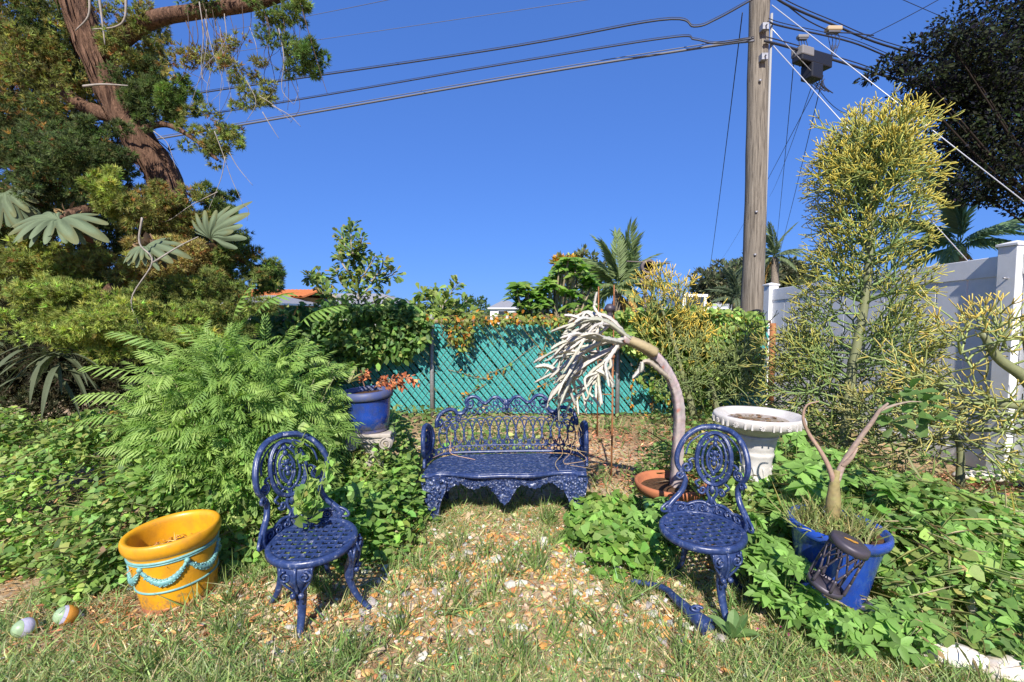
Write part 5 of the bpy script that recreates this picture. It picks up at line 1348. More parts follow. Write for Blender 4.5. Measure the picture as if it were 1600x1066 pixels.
# ------------------------------------------------------------------ creepers on the chain-link fence
def creeper(lab, parts, n, size, cols, mix, tmpl=OVAL, Y=(6.35, 6.66), extra=None):
    """parts: polygons as (px list top, bottom) sampled on the fence face"""
    c0 = P(parts[0][0][0], 500, FY); t = thing('creeping_vine', lab, 'vine', (c0[0], FY, 0)); m = MB(); off = np.array(t.location)
    for xs_, tops, bots, share in parts:
        k = int(n * share); px = rng.uniform(xs_[0], xs_[-1], k); v = rng.random(k) ** 1.15
        yy = np.interp(px, xs_, tops) * (1 - v) + np.interp(px, xs_, bots) * v + rng.normal(0, 3, k)
        bulge = .25 * np.sin(px * .045 + 2 * np.sin(yy * .05)) * np.sin(yy * .06 + 1)
        YY_ = rng.uniform(*Y, k) - np.maximum(0, bulge)
        p = np.array([P(a, b, c) for a, b, c in zip(px, yy, YY_)])
        f = rdir(k); f[:, 2] -= .45; f[:, 1] -= .4
        scat(m, tmpl, loc(p, off), frames(nrm(f), nrm(np.array((0, -.75, .65)) + rng.normal(0, .42, (k, 3)))), rng.uniform(*size, k), jit(cols, k, .27, mix))
    m.build('leaves', M_leaf, t, True)['kind'] = 'stuff'
    m = MB()
    for xs_, tops, bots, share in parts:
        for _ in range(max(2, int(14 * share * 3))):
            a = rng.uniform(xs_[0], xs_[-1]); y0 = np.interp(a, xs_, tops); y1 = np.interp(a, xs_, bots)
            q = [P(a + rng.normal(0, 10), y0 + (y1 - y0) * s_, FY - .08 - .1 * rng.random()) for s_ in (0, .35, .7, 1)]
            m.add(*tube(loc(catmull(q, 4), off), .004, 4, False), c=(.22, .16, .08))
    m.build('stem', M_stem, t)['kind'] = 'stuff'; return t
ORL = (.46, .2, .03)
creeper('thick dark green creeper draped over the left part of the chain-link fence', [([380, 430, 480, 520, 560, 600, 640, 668], [495, 480, 478, 474, 478, 480, 488, 500], [640, 640, 625, 600, 575, 562, 556, 530], .92), ([590, 625, 660], [480, 470, 488], [500, 500, 500], .08)], 5200, (.07, .12), (.09, .17, .045), [((.16, .26, .065), .35), ((.25, .31, .09), .1)])
creeper('leafy creeper with yellowing tips covering the right part of the chain-link fence', [([945, 980, 1020, 1060, 1100, 1150, 1192], [494, 488, 484, 482, 482, 486, 494], [520, 545, 570, 590, 600, 610, 600], .9), ([1000, 1060, 1100, 1140], [540, 560, 580, 590], [600, 640, 650, 650], .1)], 5400, (.06, .105), (.17, .26, .06), [((.28, .36, .10), .35), ((.40, .31, .08), .06)])
creeper('thin orange-leaved creeper running along the rusty top rail', [([655, 720, 780, 850, 950], [494, 492, 494, 493, 488], [504, 506, 504, 506, 508], .62), ([700, 722, 738], [503, 503, 503], [535, 556, 535], .22), ([860, 890, 945], [490, 490, 485], [515, 520, 520], .16)], 760, (.05, .09), (.18, .22, .05), [(ORL, .16), ((.3, .12, .03), .06)])
tv = thing('trailing_vine', 'sparse rusty vine strands trailing across the teal slats above the bench', 'vine', (0, FY, 0)); m = MB(); ml = MB()
for pts in ([(835, 540), (815, 555), (795, 570), (780, 578), (760, 585)], [(700, 578), (722, 583), (745, 590), (770, 592)], [(870, 590), (850, 600), (832, 612), (825, 622)], [(910, 600), (900, 640), (930, 650)], [(1000, 560), (990, 590), (985, 640)], [(760, 600), (740, 612), (720, 622)], [(855, 520), (850, 545), (840, 560)], [(905, 580), (885, 590), (872, 604)], [(1015, 600), (1020, 640), (1005, 655)], [(945, 520), (960, 545), (955, 560)]):
    q = catmull([loc(P(x, y, FY - .03), (0, FY, 0)) for x, y in pts], 6); m.add(*tube(q, .004, 4), c=(.25, .13, .06)); leafy(ml, q, 14, OVAL, (.035, .07), (.2, .2, .05), .03, [(ORL, .4), ((.14, .22, .05), .35)])
m.build('stem', M_stem, tv)['kind'] = 'stuff'; ml.build('leaves', M_leaf, tv)['kind'] = 'stuff'

n = 6000; x = rng.uniform(-4.5, 3.6, n); z = 1.15 * rng.random(n); mb = MB()  # dark leaves added behind the fence so the gaps between slats look dark
scat(mb, KITE, np.c_[x, rng.uniform(6.95, 7.5, n), z], frames(rdir(n), nrm(np.array((0, -.7, .7)) + rng.normal(0, .4, (n, 3)))), rng.uniform(.08, .18, n), jit((.06, .10, .03), n, .3))
o = mb.build('added_dark_weeds', M_soft, None, False); o['kind'] = 'stuff'

# ------------------------------------------------------------------ shrubs and trees beyond the fence
def shrub(name, lab, Y, stems, n, tmpl, size, cols, mix=None, r=.012, cat='shrub', spread=.06, z0=0., s=.26):
    b = P(stems[0][0][0], 520, Y); t = thing(name, lab, cat, (b[0], Y, 0)); off = np.array((b[0], Y, 0)); m = MB(); ml = MB()
    L = [sum(math.dist(a, c) for a, c in zip(st[:-1], st[1:])) for st in stems]
    for st, l in zip(stems, L):
        q = catmull([loc(P(x, y, Y + .25 * math.sin(x * .13 + y * .07)), off) for x, y in st], 6); m.add(*tube(q, np.linspace(r, r * .35, len(q)), 5), c=(.28, .24, .18))
        leafy(ml, q, int(n * l / sum(L)), tmpl, size, cols, spread, mix, .05, s)
    m.build('stem', M_stem, t); ml.build('leaves', M_leaf, t)['kind'] = 'stuff'
    return t
shrub('tall_shrub', 'tall glossy-leaved shrub rising above the fence left of centre', 7.15,
      [[(556, 600), (560, 470), (556, 420), (549, 385), (549, 352)], [(558, 470), (580, 445), (600, 435), (618, 428)], [(556, 450), (575, 420), (588, 398)], [(556, 440), (540, 420), (530, 400), (536, 388)], [(552, 410), (562, 385), (566, 370)], [(556, 480), (520, 462), (498, 440), (480, 432)], [(556, 490), (510, 470), (503, 440), (500, 425)], [(545, 400), (534, 370), (536, 362)], [(560, 480), (590, 470), (605, 462)], [(550, 395), (560, 400), (570, 392)], [(556, 460), (535, 445), (524, 418)], [(580, 440), (596, 420), (598, 404)]],
      1150, OBOV, (.075, .125), (.13, .19, .045), [((.2, .25, .06), .3), ((.07, .12, .035), .25), ((.3, .22, .08), .05)], .018, spread=.07)
shrub('small_shrub', 'small light green shrub poking above the fence right of the tall one', 7.1,
      [[(690, 560), (690, 490), (700, 465), (717, 440)], [(690, 490), (670, 468), (655, 455)], [(690, 500), (715, 480), (730, 470)], [(690, 500), (660, 488), (646, 478)], [(690, 480), (680, 460), (682, 450)], [(690, 505), (720, 492), (735, 488)]], 620, OBOV, (.08, .13), (.14, .2, .045), [((.22, .27, .07), .35)], .014)
# big-leaved shrub: leaves in whorls
bl_ = thing('broadleaf_shrub', 'lush large-leaved shrub beyond the fence left of the palm', 'shrub', (P(860, 500, 8.2)[0], 8.2, 0)); off = np.array(bl_.location)
ml = MB(); m = MB()
for k in range(150):
    px = rng.uniform(800, 930); top = np.interp(px, [795, 815, 835, 850, 870, 890, 910, 935], [455, 438, 462, 440, 420, 400, 415, 450]); py = rng.uniform(top, 505) if k > 40 else top + rng.uniform(0, 12)
    c = loc(P(px, py, 8.2 + rng.uniform(-.35, .35)), off); nl = 8; a = rng.uniform(0, 6.28) + np.arange(nl) * 2 * PI / nl
    f = np.c_[np.cos(a), np.sin(a), rng.uniform(-.3, .5, nl)]; scat(ml, leaf_t(.22, 'oval', .05, .25), np.repeat(c[None], nl, 0), frames(f, nrm(np.array((0, -.4, 1)) + rng.normal(0, .2, (nl, 3)))), rng.uniform(.13, .22, nl), jit((.12, .22, .04), nl, .2, [((.2, .3, .06), .3)]))
    if k % 5 == 0: m.add(*tube(catmull([(rng.normal(0, .2), 0, 0), (c[0] * .5, 0, c[2] * .5), c], 5), .02, 5), c=(.25, .2, .13))
m.build('stem', M_stem, bl_); ml.build('leaves', M_leaf, bl_)['kind'] = 'stuff'

def tree(name, lab, px, Y, base_z, crowns, trunk_r, n, tmpl, size, cols, mix=None, bark_m=M_dtwig, s=.3, mat=None, group=None, up=.3, cat='tree'):
    b = np.array((P(px, 488, Y)[0], Y, base_z)); t = thing(name, lab, cat, tuple(b), group=group); m = MB()
    tot = sum(c[2] * c[3] for c in crowns); ml = MB()
    cs = [loc(P(c[0], c[1], Y + c[4] if len(c) > 4 else Y), b) for c in crowns]
    top = np.mean(cs, 0); fork = np.array((top[0] * .3, 0, max(.5, top[2] * .45)))
    m.add(*tube(catmull([(0, 0, -.2), fork * .5, fork], 5), np.linspace(trunk_r, trunk_r * .7, 11), 9))
    for c, q in zip(crowns, cs):
        m.add(*tube(catmull([fork, fork * .5 + q * .5 + [0, 0, -.1 * abs(q[2])], q], 5), np.linspace(trunk_r * .6, trunk_r * .12, 11), 6))
        k = Y / F; rx, ry = c[2] * k, c[3] * k
        nn = int(n * c[2] * c[3] / tot); clump(ml, q, (rx, (rx + ry) * .5, ry), nn, tmpl, size, cols, sub=int(np.clip(nn / 60, 8, 60)), subr=.33, up=up, mix=mix, s=s)
    m.build('trunk', bark_m, t); ml.build('crown', mat or M_soft, t, False)['kind'] = 'stuff'
    return t
tree('oak_tree', 'large grey-green oak left of the utility pole in the distance', 1140, 48, 0, [(1115, 445, 34, 26), (1150, 425, 40, 26), (1105, 462, 22, 22), (1180, 440, 40, 40), (1140, 455, 40, 20)], .35, 6500, KITE, (.3, .62), (.085, .10, .055), [((.13, .14, .07), .25)])
tree('oak_tree', 'grey-green oak right of the utility pole behind the white fence end', 1215, 50, 0, [(1215, 425, 30, 24), (1238, 428, 24, 20), (1200, 445, 30, 30), (1255, 440, 22, 14), (1228, 455, 40, 22)], .35, 5200, KITE, (.3, .62), (.085, .10, .055), [((.13, .14, .07), .25)])
tree('oak_tree', 'pale sparse treetop behind the large-leaved shrub', 905, 20, 0, [(915, 405, 16, 16), (895, 415, 26, 18), (930, 425, 30, 16), (880, 440, 26, 30), (915, 450, 34, 30)], .16, 2600, KITE, (.13, .27), (.12, .14, .06), [((.18, .19, .09), .3)])
tree('flowering_tree', 'small tree with an orange-brown dying top behind the large-leaved shrub', 880, 16, 0, [(880, 412, 13, 12), (890, 408, 10, 8)], .1, 420, KITE, (.12, .24), (.48, .25, .03), [((.2, .2, .06), .35)])
# tree at upper right, its shade put into near-black leaf colours
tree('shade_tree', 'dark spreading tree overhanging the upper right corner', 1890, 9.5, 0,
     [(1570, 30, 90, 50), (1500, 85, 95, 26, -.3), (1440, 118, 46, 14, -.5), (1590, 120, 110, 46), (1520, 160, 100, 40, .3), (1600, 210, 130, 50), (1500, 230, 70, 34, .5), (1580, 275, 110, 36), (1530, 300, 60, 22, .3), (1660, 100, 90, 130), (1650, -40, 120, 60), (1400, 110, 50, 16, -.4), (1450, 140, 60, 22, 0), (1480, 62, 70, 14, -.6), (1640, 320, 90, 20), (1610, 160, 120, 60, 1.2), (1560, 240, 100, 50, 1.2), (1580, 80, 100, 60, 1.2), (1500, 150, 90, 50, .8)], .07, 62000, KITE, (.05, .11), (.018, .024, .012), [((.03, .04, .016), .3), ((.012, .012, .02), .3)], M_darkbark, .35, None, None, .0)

# palms: every frond a part
def palm(lab, px, Y, py, hub, nfr, L, cols, trunk=True, dead=0, tr=.12, droop=.75, seed=0):
    c = P(px, py, Y); t = thing('palm_tree', lab, 'palm', (c[0], Y, 0)); h = c[2]
    if trunk: MB().add(*tube(catmull([(.0, 0, -.2), (.05, 0, h * .5), (0, 0, h)], 6), np.linspace(tr * 1.15, tr * .85, 13), 10)).build('trunk', M_palmbark, t)
    mes = []
    for k in range(2):
        me = frond_mesh(40 + seed + k, 26, .028, .34, droop + .15 * k, cols, .02, 'frond', .5); me.materials.append(M_leaf); mes.append(me)
    dm = frond_mesh(60 + seed, 20, .03, .3, .9, (.42, .25, .08), .02, 'dead_frond', .6); dm.materials.append(M_dry)
    for k in range(nfr):
        a = 2 * PI * k / nfr * 1.0 + rng.normal(0, .2); e = rng.uniform(-.1, 1.3) if k > 2 else 1.5
        oriented(link('frond', mes[k % 2], t), (0, 0, h + rng.uniform(-.1, .1)), nrm((math.cos(a) * math.cos(e), math.sin(a) * math.cos(e), math.sin(e) + .15)), (0, 0, 1) if e < 1.2 else (math.cos(a), math.sin(a), .2), L * rng.uniform(.8, 1.1))
    for k in range(dead):
        a = rng.uniform(0, 6.28); oriented(link('dead_frond', dm, t), (0, 0, h - .1), nrm((math.cos(a), math.sin(a) - .3, -.5)), (0, 0, 1), L * rng.uniform(.5, .8))
    return t
palm('feathery palm with drooping brown fronds between the large-leaved shrub and the metal hood', 965, 11, 452, 0, 20, 1.0, (.17, .22, .09), True, 8, .1, .6)
palm('upright young palm just left of the metal hood', 985, 12.5, 455, 0, 11, 1.25, (.18, .24, .10), True, 2, .09, .4, 3)
palm('far thin-trunked palm just right of the utility pole', 1211, 34, 402, 0, 18, 2.0, (.16, .2, .1), True, 1, .28, .8, 6)
palm('green palm crown showing above the white fence at right', 1500, 13, 385, 0, 22, 1.55, (.15, .23, .12), True, 1, .16, .8, 9)
palm('low fan of palm fronds at the left foot of the utility pole', 1150, 30, 465, 0, 18, 1.5, (.11, .14, .08), True, 2, .25, .6, 12)

# ------------------------------------------------------------------ pencil plants
def pencil(lab, Y, trunks, mains, L0, r0, depth, cols, tipc, seed, tip_lo=.3, name='pencil_cactus', split=(2, 4), asc=.55, taper=.8):
    R_ = np.random.default_rng(seed); b = P(trunks[0][0][0], 520, Y); t = thing(name, lab, 'succulent', (b[0], Y, 0)); off = np.array((b[0], Y, 0)); m = MB()
    cols = np.array(cols); tipc = np.array(tipc)
    zmax = max(loc(P(*q, Y), off)[2] for st in trunks for q in st)
    for st, rt in zip(trunks, mains[0]):
        q = catmull([loc(P(x, y, Y), off) for x, y in st], 6); mt = MB(); mt.add(*tube(q, np.linspace(rt, rt * .45, len(q)), 9), c=(.17, .18, .09)); mt.build('trunk', M_stem, t)
    def grow(p, d, L, r, dep):
        bend = R_.normal(0, .16, 3) + np.array((0, 0, .10))
        p1 = p + d * L * .5; d2 = nrm(d + bend); p2 = p1 + d2 * L * .5
        w = np.clip((tip_lo - .25 + .5 * p[2] / zmax), 0, 1) * (1 if dep <= 0 else (.22 if dep == 1 else .05)) * R_.uniform(.4, 1.25)
        w = min(w, 1); c = (cols * (1 - w) + tipc * w) * math.exp(R_.normal(0, .16)); cc = np.clip(c, 0, 1)
        V, Fq = tube([p, p1, p2], [r, r * .94, r * .86], 5, dep <= 0); m.add(V, Fq, cc)
        if dep > 0:
            n_ = R_.integers(split[0], split[1] + 1); ph = R_.uniform(0, 6.28); u = nrm(np.cross(d2, R_.normal(size=3))); v = np.cross(d2, u)
            for k in range(n_):
                a = ph + 2 * PI * k / n_; o = R_.uniform(.4, .75); grow(p2, nrm(d2 + (u * math.cos(a) + v * math.sin(a)) * o), L * R_.uniform(.62, .92), r * taper, dep - 1)
    for (x, y, ang, elev, sc_) in mains[1]:
        p = loc(P(x, y, Y), off); grow(p, nrm((math.cos(ang) * math.cos(elev), math.sin(ang) * math.cos(elev), math.sin(elev))), L0 * sc_, r0, depth)
    m.build('branches', M_stem, t); return t
R5 = np.random.default_rng(5)
trk = [[(1318, 720), (1328, 600), (1350, 480), (1358, 400), (1362, 320), (1366, 240)]]
tx = lambda y: np.interp(y, [200, 300, 400, 480, 600, 720], [1366, 1362, 1358, 1350, 1328, 1318])
mains = []
for k in range(190):
    y = R5.uniform(240, 340) if k < 62 else (R5.uniform(330, 480) if k < 125 else R5.uniform(490, 700))
    el = R5.uniform(.35, 1.05) if y < 340 else (R5.uniform(.25, .8) if y < 490 else R5.uniform(.0, .6)); s_ = np.interp(y, [200, 300, 420, 500, 600, 700], [.9, 1.0, .92, 1.05, 1.3, 1.2])
    mains.append((tx(y), y, R5.uniform(0, 6.28), el, s_))
pencil('tall pencil cactus with yellow-orange tips beside the white fence', 3.95, trk, ([.042], mains), .168, .0082, 4, (.14, .21, .065), (.56, .42, .05), 11, .46, split=(2, 3))
trk2 = [[(1640, 640), (1600, 590), (1560, 560), (1535, 520)], [(1640, 640), (1540, 630), (1470, 640)], [(1640, 620), (1610, 560), (1600, 520)]]
mains = []
for k in range(46):
    if k < 14: x, y = R5.uniform(1500, 1600), R5.uniform(515, 580); a = R5.uniform(0, 6.28); el = R5.uniform(.4, 1.2)
    elif k < 30: x, y = R5.uniform(1440, 1600), R5.uniform(590, 660); a = R5.uniform(2.2, 4.4); el = R5.uniform(-.35, .4)
    else: x, y = R5.uniform(1480, 1620), R5.uniform(620, 690); a = R5.uniform(2.4, 5.4); el = R5.uniform(-.6, .1)
    mains.append((x, y, a, el, R5.uniform(.7, 1.1)))
pencil('coarse golden-tipped pencil cactus sprawling at the right edge before the white fence', 3.1, trk2, ([.045, .03, .03], mains), .16, .0075, 3, (.21, .26, .09), (.55, .38, .07), 12, .5, split=(2, 3))
mains = [(R5.uniform(1040, 1190), R5.uniform(560, 650), R5.uniform(0, 6.28), R5.uniform(.25, 1.2), R5.uniform(.8, 1.15)) for k in range(44)]
pencil('low green pencil cactus thicket behind the bird bath', 5.6, [[(1120, 690), (1120, 640), (1110, 590)]], ([.04], mains), .19, .008, 3, (.12, .165, .055), (.26, .28, .08), 13, .1, split=(2, 3))
mains = [(R5.uniform(1010, 1075), R5.uniform(465, 560), R5.uniform(0, 6.28), R5.uniform(.6, 1.4), R5.uniform(.7, 1.0)) for k in range(36)] + [(R5.uniform(1040, 1130), R5.uniform(520, 610), R5.uniform(0, 6.28), R5.uniform(.4, 1.2), .9) for k in range(16)]
pencil('yellow-tipped pencil cactus growing over the chain-link fence left of the utility pole', 6.15, [[(1090, 680), (1070, 600), (1045, 500)], [(1090, 660), (1060, 560), (1030, 470)]], ([.035, .03], mains), .21, .009, 3, (.16, .19, .05), (.60, .42, .06), 14, .8, split=(2, 3))
mains = [(R5.uniform(1380, 1600), R5.uniform(640, 720), R5.uniform(0, 6.28), R5.uniform(-.4, .5), R5.uniform(.7, 1.1)) for k in range(30)]
pencil('tangled lower pencil cactus stems drooping onto the mulch by the white fence', 3.5, [[(1500, 760), (1500, 700), (1480, 660)]], ([.03], mains), .2, .0068, 3, (.16, .19, .07), (.5, .4, .12), 15, .35, split=(2, 3))
mains = [(R5.uniform(1215, 1320), R5.uniform(560, 690), R5.uniform(0, 6.28), R5.uniform(-.1, .7), R5.uniform(.7, 1.0)) for k in range(26)]
pencil('thin pencil cactus sprays between the bird bath and the tall pencil plant', 4.3, [[(1270, 740), (1270, 680), (1268, 620)]], ([.028], mains), .2, .0066, 3, (.12, .16, .055), (.42, .34, .08), 16, .3, split=(2, 3))

# ------------------------------------------------------------------ white ghost cactus
M_ghost = attr_mat('pale_cactus_skin', .75, .25, 70)
gc = thing('white_cactus', 'ghost-white candelabra cactus arching left over the bench', 'cactus', (CT[0], 3.15, CT[2] - .05)); off = np.array(gc.location)
q = catmull([P(1056, 770, 3.15), P(1060, 700, 3.15), P(1062, 640, 3.15), P(1052, 598, 3.15), P(1030, 562, 3.15), P(1000, 540, 3.15), P(972, 528, 3.13)], 10)
def ridged(q, r, n=10, star=.22, ser=.12, c=(.5, .45, .42), step=2.2):
    r = np.broadcast_to(r, (len(q),)); V, Fq = tube(q, r, n)
    cen = np.repeat(q, n, 0); k = np.tile(np.arange(n) % 2, len(q)); i_ = np.repeat(np.arange(len(q)), n)
    f = np.where(k == 0, 1 + star + ser * np.sin(i_ * step), 1 - star); return cen + (V - cen) * f[:, None], Fq
m = MB(); V, Fq = ridged(loc(q, off), np.linspace(.038, .029, len(q)), 10, .15, .07)
cc = jit((.29, .235, .225), len(V), .12); kk = np.tile(np.arange(10) % 2, len(q)); cc[kk == 0] *= 1.45; pk = rng.random(len(V)) < .05; cc[pk & (kk == 0)] = (.5, .18, .12)
m.add(V, Fq, cc); 
m.build('trunk', M_ghost, gc)
q = catmull([P(985, 532, 3.12), P(1005, 541, 3.1), P(1025, 552, 3.11)], 7); m = MB(); m.add(*ridged(loc(q, off), np.linspace(.029, .032, len(q)), 8, .1, .05), c=(.34, .27, .15)); m.build('scarred_stem', M_ghost, gc)
def arm(pts, r0=.017, tip=.006, col=(.50, .47, .40)):
    q = catmull(pts, 9); n_ = len(q); t = np.linspace(0, 1, n_)
    r = r0 * np.interp(t, [0, .15, .7, .92, 1], [.75, 1.0, .95, .7, .2]); m = MB(); V, Fq = ridged(loc(q, off), r, 8, .42, .22, step=2.05)
    c = np.repeat(jit(col, 1, .08), len(V), 0); kk = np.tile(np.arange(8) % 2, n_); c[kk == 0] *= 1.12; m.add(V, Fq, np.clip(c, 0, .86)); m.build('arm', M_ghost, gc)
RW = np.random.default_rng(21)
prim = [[(985, 530, 3.12), (950, 505, 3.08), (920, 500, 3.02), (884, 514, 2.98)], [(980, 528, 3.2), (955, 500, 3.22), (930, 492, 3.24), (900, 500, 3.26)], [(965, 540, 3.04), (948, 564, 2.95), (926, 594, 2.9)],
        [(975, 530, 3.1), (930, 540, 3.04), (890, 565, 2.98), (858, 592, 2.96)], [(965, 540, 3.08), (915, 570, 3.02), (880, 598, 3.0), (856, 628, 3.0)], [(975, 532, 3.16), (925, 530, 3.2), (885, 540, 3.24), (868, 552, 3.26)],
        [(968, 540, 3.18), (935, 575, 3.22), (915, 605, 3.22), (905, 620, 3.2)], [(980, 534, 3.14), (950, 548, 3.3), (915, 560, 3.38), (885, 575, 3.42)], [(972, 536, 3.08), (945, 530, 2.95), (915, 525, 2.86), (890, 535, 2.8)]]
for k, pr_ in enumerate(prim):
    pts = [P(*q) for q in pr_]; arm(pts, RW.uniform(.010, .0145), col=(.47, .44, .375) if k % 3 else (.42, .40, .32))
    q = catmull(pts, 8)
    for j_ in range(8):
        i0 = int(RW.uniform(.3, .92) * (len(q) - 1)); t_ = nrm(q[min(i0 + 1, len(q) - 1)] - q[max(0, i0 - 1)]); d_ = nrm(t_ * .8 + RW.normal(0, .5, 3) * [1, 1, .6] + [-.15, 0, -.38]); L = RW.uniform(.11, .25)
        bend = RW.normal(0, .035, 3); p0 = q[i0]; arm([p0, p0 + d_ * L * .5 + bend, p0 + d_ * L + bend * .3 + [0, 0, RW.normal(-.03, .02)]], RW.uniform(.0065, .0105), col=(.47, .44, .375) if RW.random() < .7 else (.40, .38, .30))
        if RW.random() < .4: d2 = nrm(d_ + RW.normal(0, .6, 3)); p1 = p0 + d_ * L * .55 + bend; arm([p1, p1 + d2 * .06, p1 + d2 * .11 + [0, 0, -.01]], RW.uniform(.006, .009))
arm([P(930, 578, 2.92), P(945, 585, 2.9), P(955, 597, 2.9), P(957, 607, 2.9)], .013)
arm([P(880, 592, 3.0), P(866, 578, 3.0), P(852, 572, 3.0), P(836, 574, 3.0)], .012)
arm([P(1052, 598, 3.15), P(1035, 582, 3.1), P(1015, 566, 3.08), P(1003, 566, 3.07)], .014, col=(.36, .32, .25))
arm([P(1004, 566, 3.07), P(1000, 578, 3.06), P(988, 592, 3.05)], .011); arm([P(1003, 567, 3.07), P(1003, 575, 3.04), P(1001, 582, 3.04)], .010)

# ------------------------------------------------------------------ caudex plant in the right pot, other small plants
M_caud = attr_mat('caudex_bark', .7, .4, 30)
dr = thing('caudex_plant', 'bare swollen-trunk plant forking into two thin branches in the large blue pot', 'plant', (BP[0], BP[1], .42)); off = np.array(dr.location); Y0 = 2.36
def limbp(pts, r, c, nm_='branch'):
    q = catmull([P(x, y, Y0 + dy) for x, y, dy in pts], 7); m = MB(); V, Fq = tube(loc(q, off), np.interp(np.linspace(0, 1, len(q)), np.linspace(0, 1, len(r)), r), 10); m.add(V, Fq, jit(c, len(V), .1)); m.build(nm_, M_caud, dr)
limbp([(1300, 812, 0), (1302, 785, 0), (1304, 755, 0), (1308, 735, 0)], [.032, .034, .023, .015], (.26, .21, .09), 'trunk')
limbp([(1304, 760, 0), (1296, 732, 0), (1282, 705, .02), (1264, 678, .04), (1255, 655, .03), (1260, 634, .02), (1280, 627, 0)], [.015, .012, .010, .009, .007, .005, .003], (.33, .22, .16))
limbp([(1306, 752, 0), (1318, 724, 0), (1340, 690, -.03), (1362, 660, -.06), (1374, 642, -.08), (1388, 630, -.1)], [.019, .015, .012, .010, .008, .005], (.34, .25, .20))
limbp([(1316, 728, 0), (1330, 716, -.03), (1340, 700, -.03)], [.014, .009, .004], (.34, .24, .18)); limbp([(1374, 642, -.08), (1395, 634, -.06), (1420, 628, -.02), (1440, 628, 0)], [.008, .006, .004, .002], (.30, .24, .18))
ml = MB()
for (x, y) in ((1405, 625), (1440, 632), (1395, 660), (1455, 655), (1425, 612)):
    c = loc(P(x, y, 2.4), off); nl = 6; a = np.arange(nl) * 1.05 + rng.uniform(0, 1)
    scat(ml, OBOV, np.repeat(c[None], nl, 0) + rng.normal(0, .012, (nl, 3)), frames(np.c_[np.cos(a), -.3 - .2 * np.sin(a), np.sin(a) * .5], nrm(np.array((0, -.5, 1)) + rng.normal(0, .3, (nl, 3)))), rng.uniform(.07, .12, nl), jit((.10, .17, .05), nl, .2))
ml.build('leaves', M_leaf, dr)
def blade_t(k=4, bend=.5, w=.045):
    t = np.linspace(0, 1, k + 1); y = t * (1 - .12 * bend * t); z = bend * .0 * t; ww = w * (1 - t ** 1.6) + .002
    # blade grows along +Y and bends towards +Z
    z = bend * t ** 2 * .6; V = np.concatenate((np.c_[-ww, y, z], np.c_[ww, y, z])); i = np.arange(k)
    return V, np.stack((i, k + 1 + i, k + 2 + i, i + 1), -1)
BL = [blade_t(3, b, .03) for b in (.25, .6, 1.0)]
def blades(mb, p, hgt, cols, lean=.45, w=1., mix=None, s=.25):
    n_ = len(p); f = nrm(np.c_[rng.normal(0, lean, (n_, 2)), np.ones(n_)]); u = nrm(np.c_[rng.normal(size=(n_, 2)), np.zeros(n_)]); kk = rng.integers(0, 3, n_); c = jit(cols, n_, s, mix)
    S = np.c_[np.full(n_, 1.) * w * .09, hgt, hgt] if np.ndim(w) else np.stack((.10 * w * np.ones(n_), hgt, hgt), 1)
    for b in range(3):
        k = kk == b
        if k.any(): scat(mb, (BL[b][0], BL[b][1]), p[k], frames(f[k], u[k]), S[k], c[k])
wg = MB(); n_ = 520; a = rng.uniform(0, 6.28, n_); r_ = .195 * np.sqrt(rng.random(n_)); blades(wg, np.c_[BP[0] + r_ * np.cos(a), BP[1] + r_ * np.sin(a), np.full(n_, .40)], rng.uniform(.05, .15, n_), (.18, .22, .07), .8, 1.3, [((.36, .33, .14), .3)])
o = wg.build('pot_grass', M_leaf); o['kind'] = 'stuff'
def strap_plant(lab, p, n_, L, c1, c2, w=.03, name='strap_leaved_plant'):
    t = thing(name, lab, 'plant', tuple(p))
    for k in range(n_):
        a = rng.uniform(0, 6.28); e = rng.uniform(.35, 1.2); l = L * rng.uniform(.7, 1.1); tt = np.linspace(0, 1, 9); ww = w * np.sin(np.clip(tt * .93 + .07, 0, 1) * PI) ** .7 * rng.uniform(.8, 1.1)
        h = l * (tt * math.cos(e)) ; z = l * (tt * math.sin(e) - .45 * tt ** 2.4 * math.cos(e)); d_ = np.array((math.cos(a), math.sin(a))); s_ = np.array((-d_[1], d_[0], 0))
        q = np.c_[h * d_[0], h * d_[1], z]; m = MB(); m.add(*strip(q + s_ * ww[:, None] + [0, 0, .006], q), c=jit(c1, 1, .12)[0]); m.add(*strip(q, q - s_ * ww[:, None] + [0, 0, .006]), c=jit(c2, 1, .12)[0]); m.build('leaf', M_leaf, t)
    return t
strap_plant('yellow-striped strap-leaved plant left of the bench in front of the teal fence', (-.80, 4.1, .12), 12, .5, (.14, .22, .07), (.42, .40, .12), .024)
strap_plant('pale rosette plant at the left rim of the blue pot on the column', P(545, 600, 3.6), 9, .16, (.30, .30, .12), (.34, .33, .15), .015)
strap_plant('low strap-leaved plant in shade under the feathery bush by the left chair', (-1.15, 2.62, .0), 10, .36, (.15, .20, .06), (.20, .24, .08), .028)
strap_plant('broad-leaved seedling clump under the front leg of the right chair', (.97, 2.06, .02), 6, .14, (.13, .22, .07), (.14, .24, .08), .028, 'seedling')
dp = thing('withered_plant', 'withered red-brown plant drooping from the blue pot on the column', 'plant', (CP[0], 3.45, .87)); off = np.array(dp.location); m = MB(); ml = MB()
for pts in ([(585, 606), (605, 595), (625, 590), (640, 592), (655, 600)], [(590, 605), (610, 600), (625, 600), (632, 608)], [(600, 604), (618, 592), (640, 590), (650, 596)], [(570, 605), (566, 590), (575, 580)], [(585, 606), (596, 596), (605, 594)]):
    q = catmull([loc(P(x, y, 3.42), off) for x, y in pts], 6); m.add(*tube(q, .004, 5), c=(.2, .1, .06)); leafy(ml, q, 40, OVAL, (.02, .045), (.30, .10, .045), .02, [((.42, .16, .07), .4)], .25, .3, .4)
m.build('stem', M_stem, dp); ml.build('leaves', M_dry, dp)['kind'] = 'stuff'
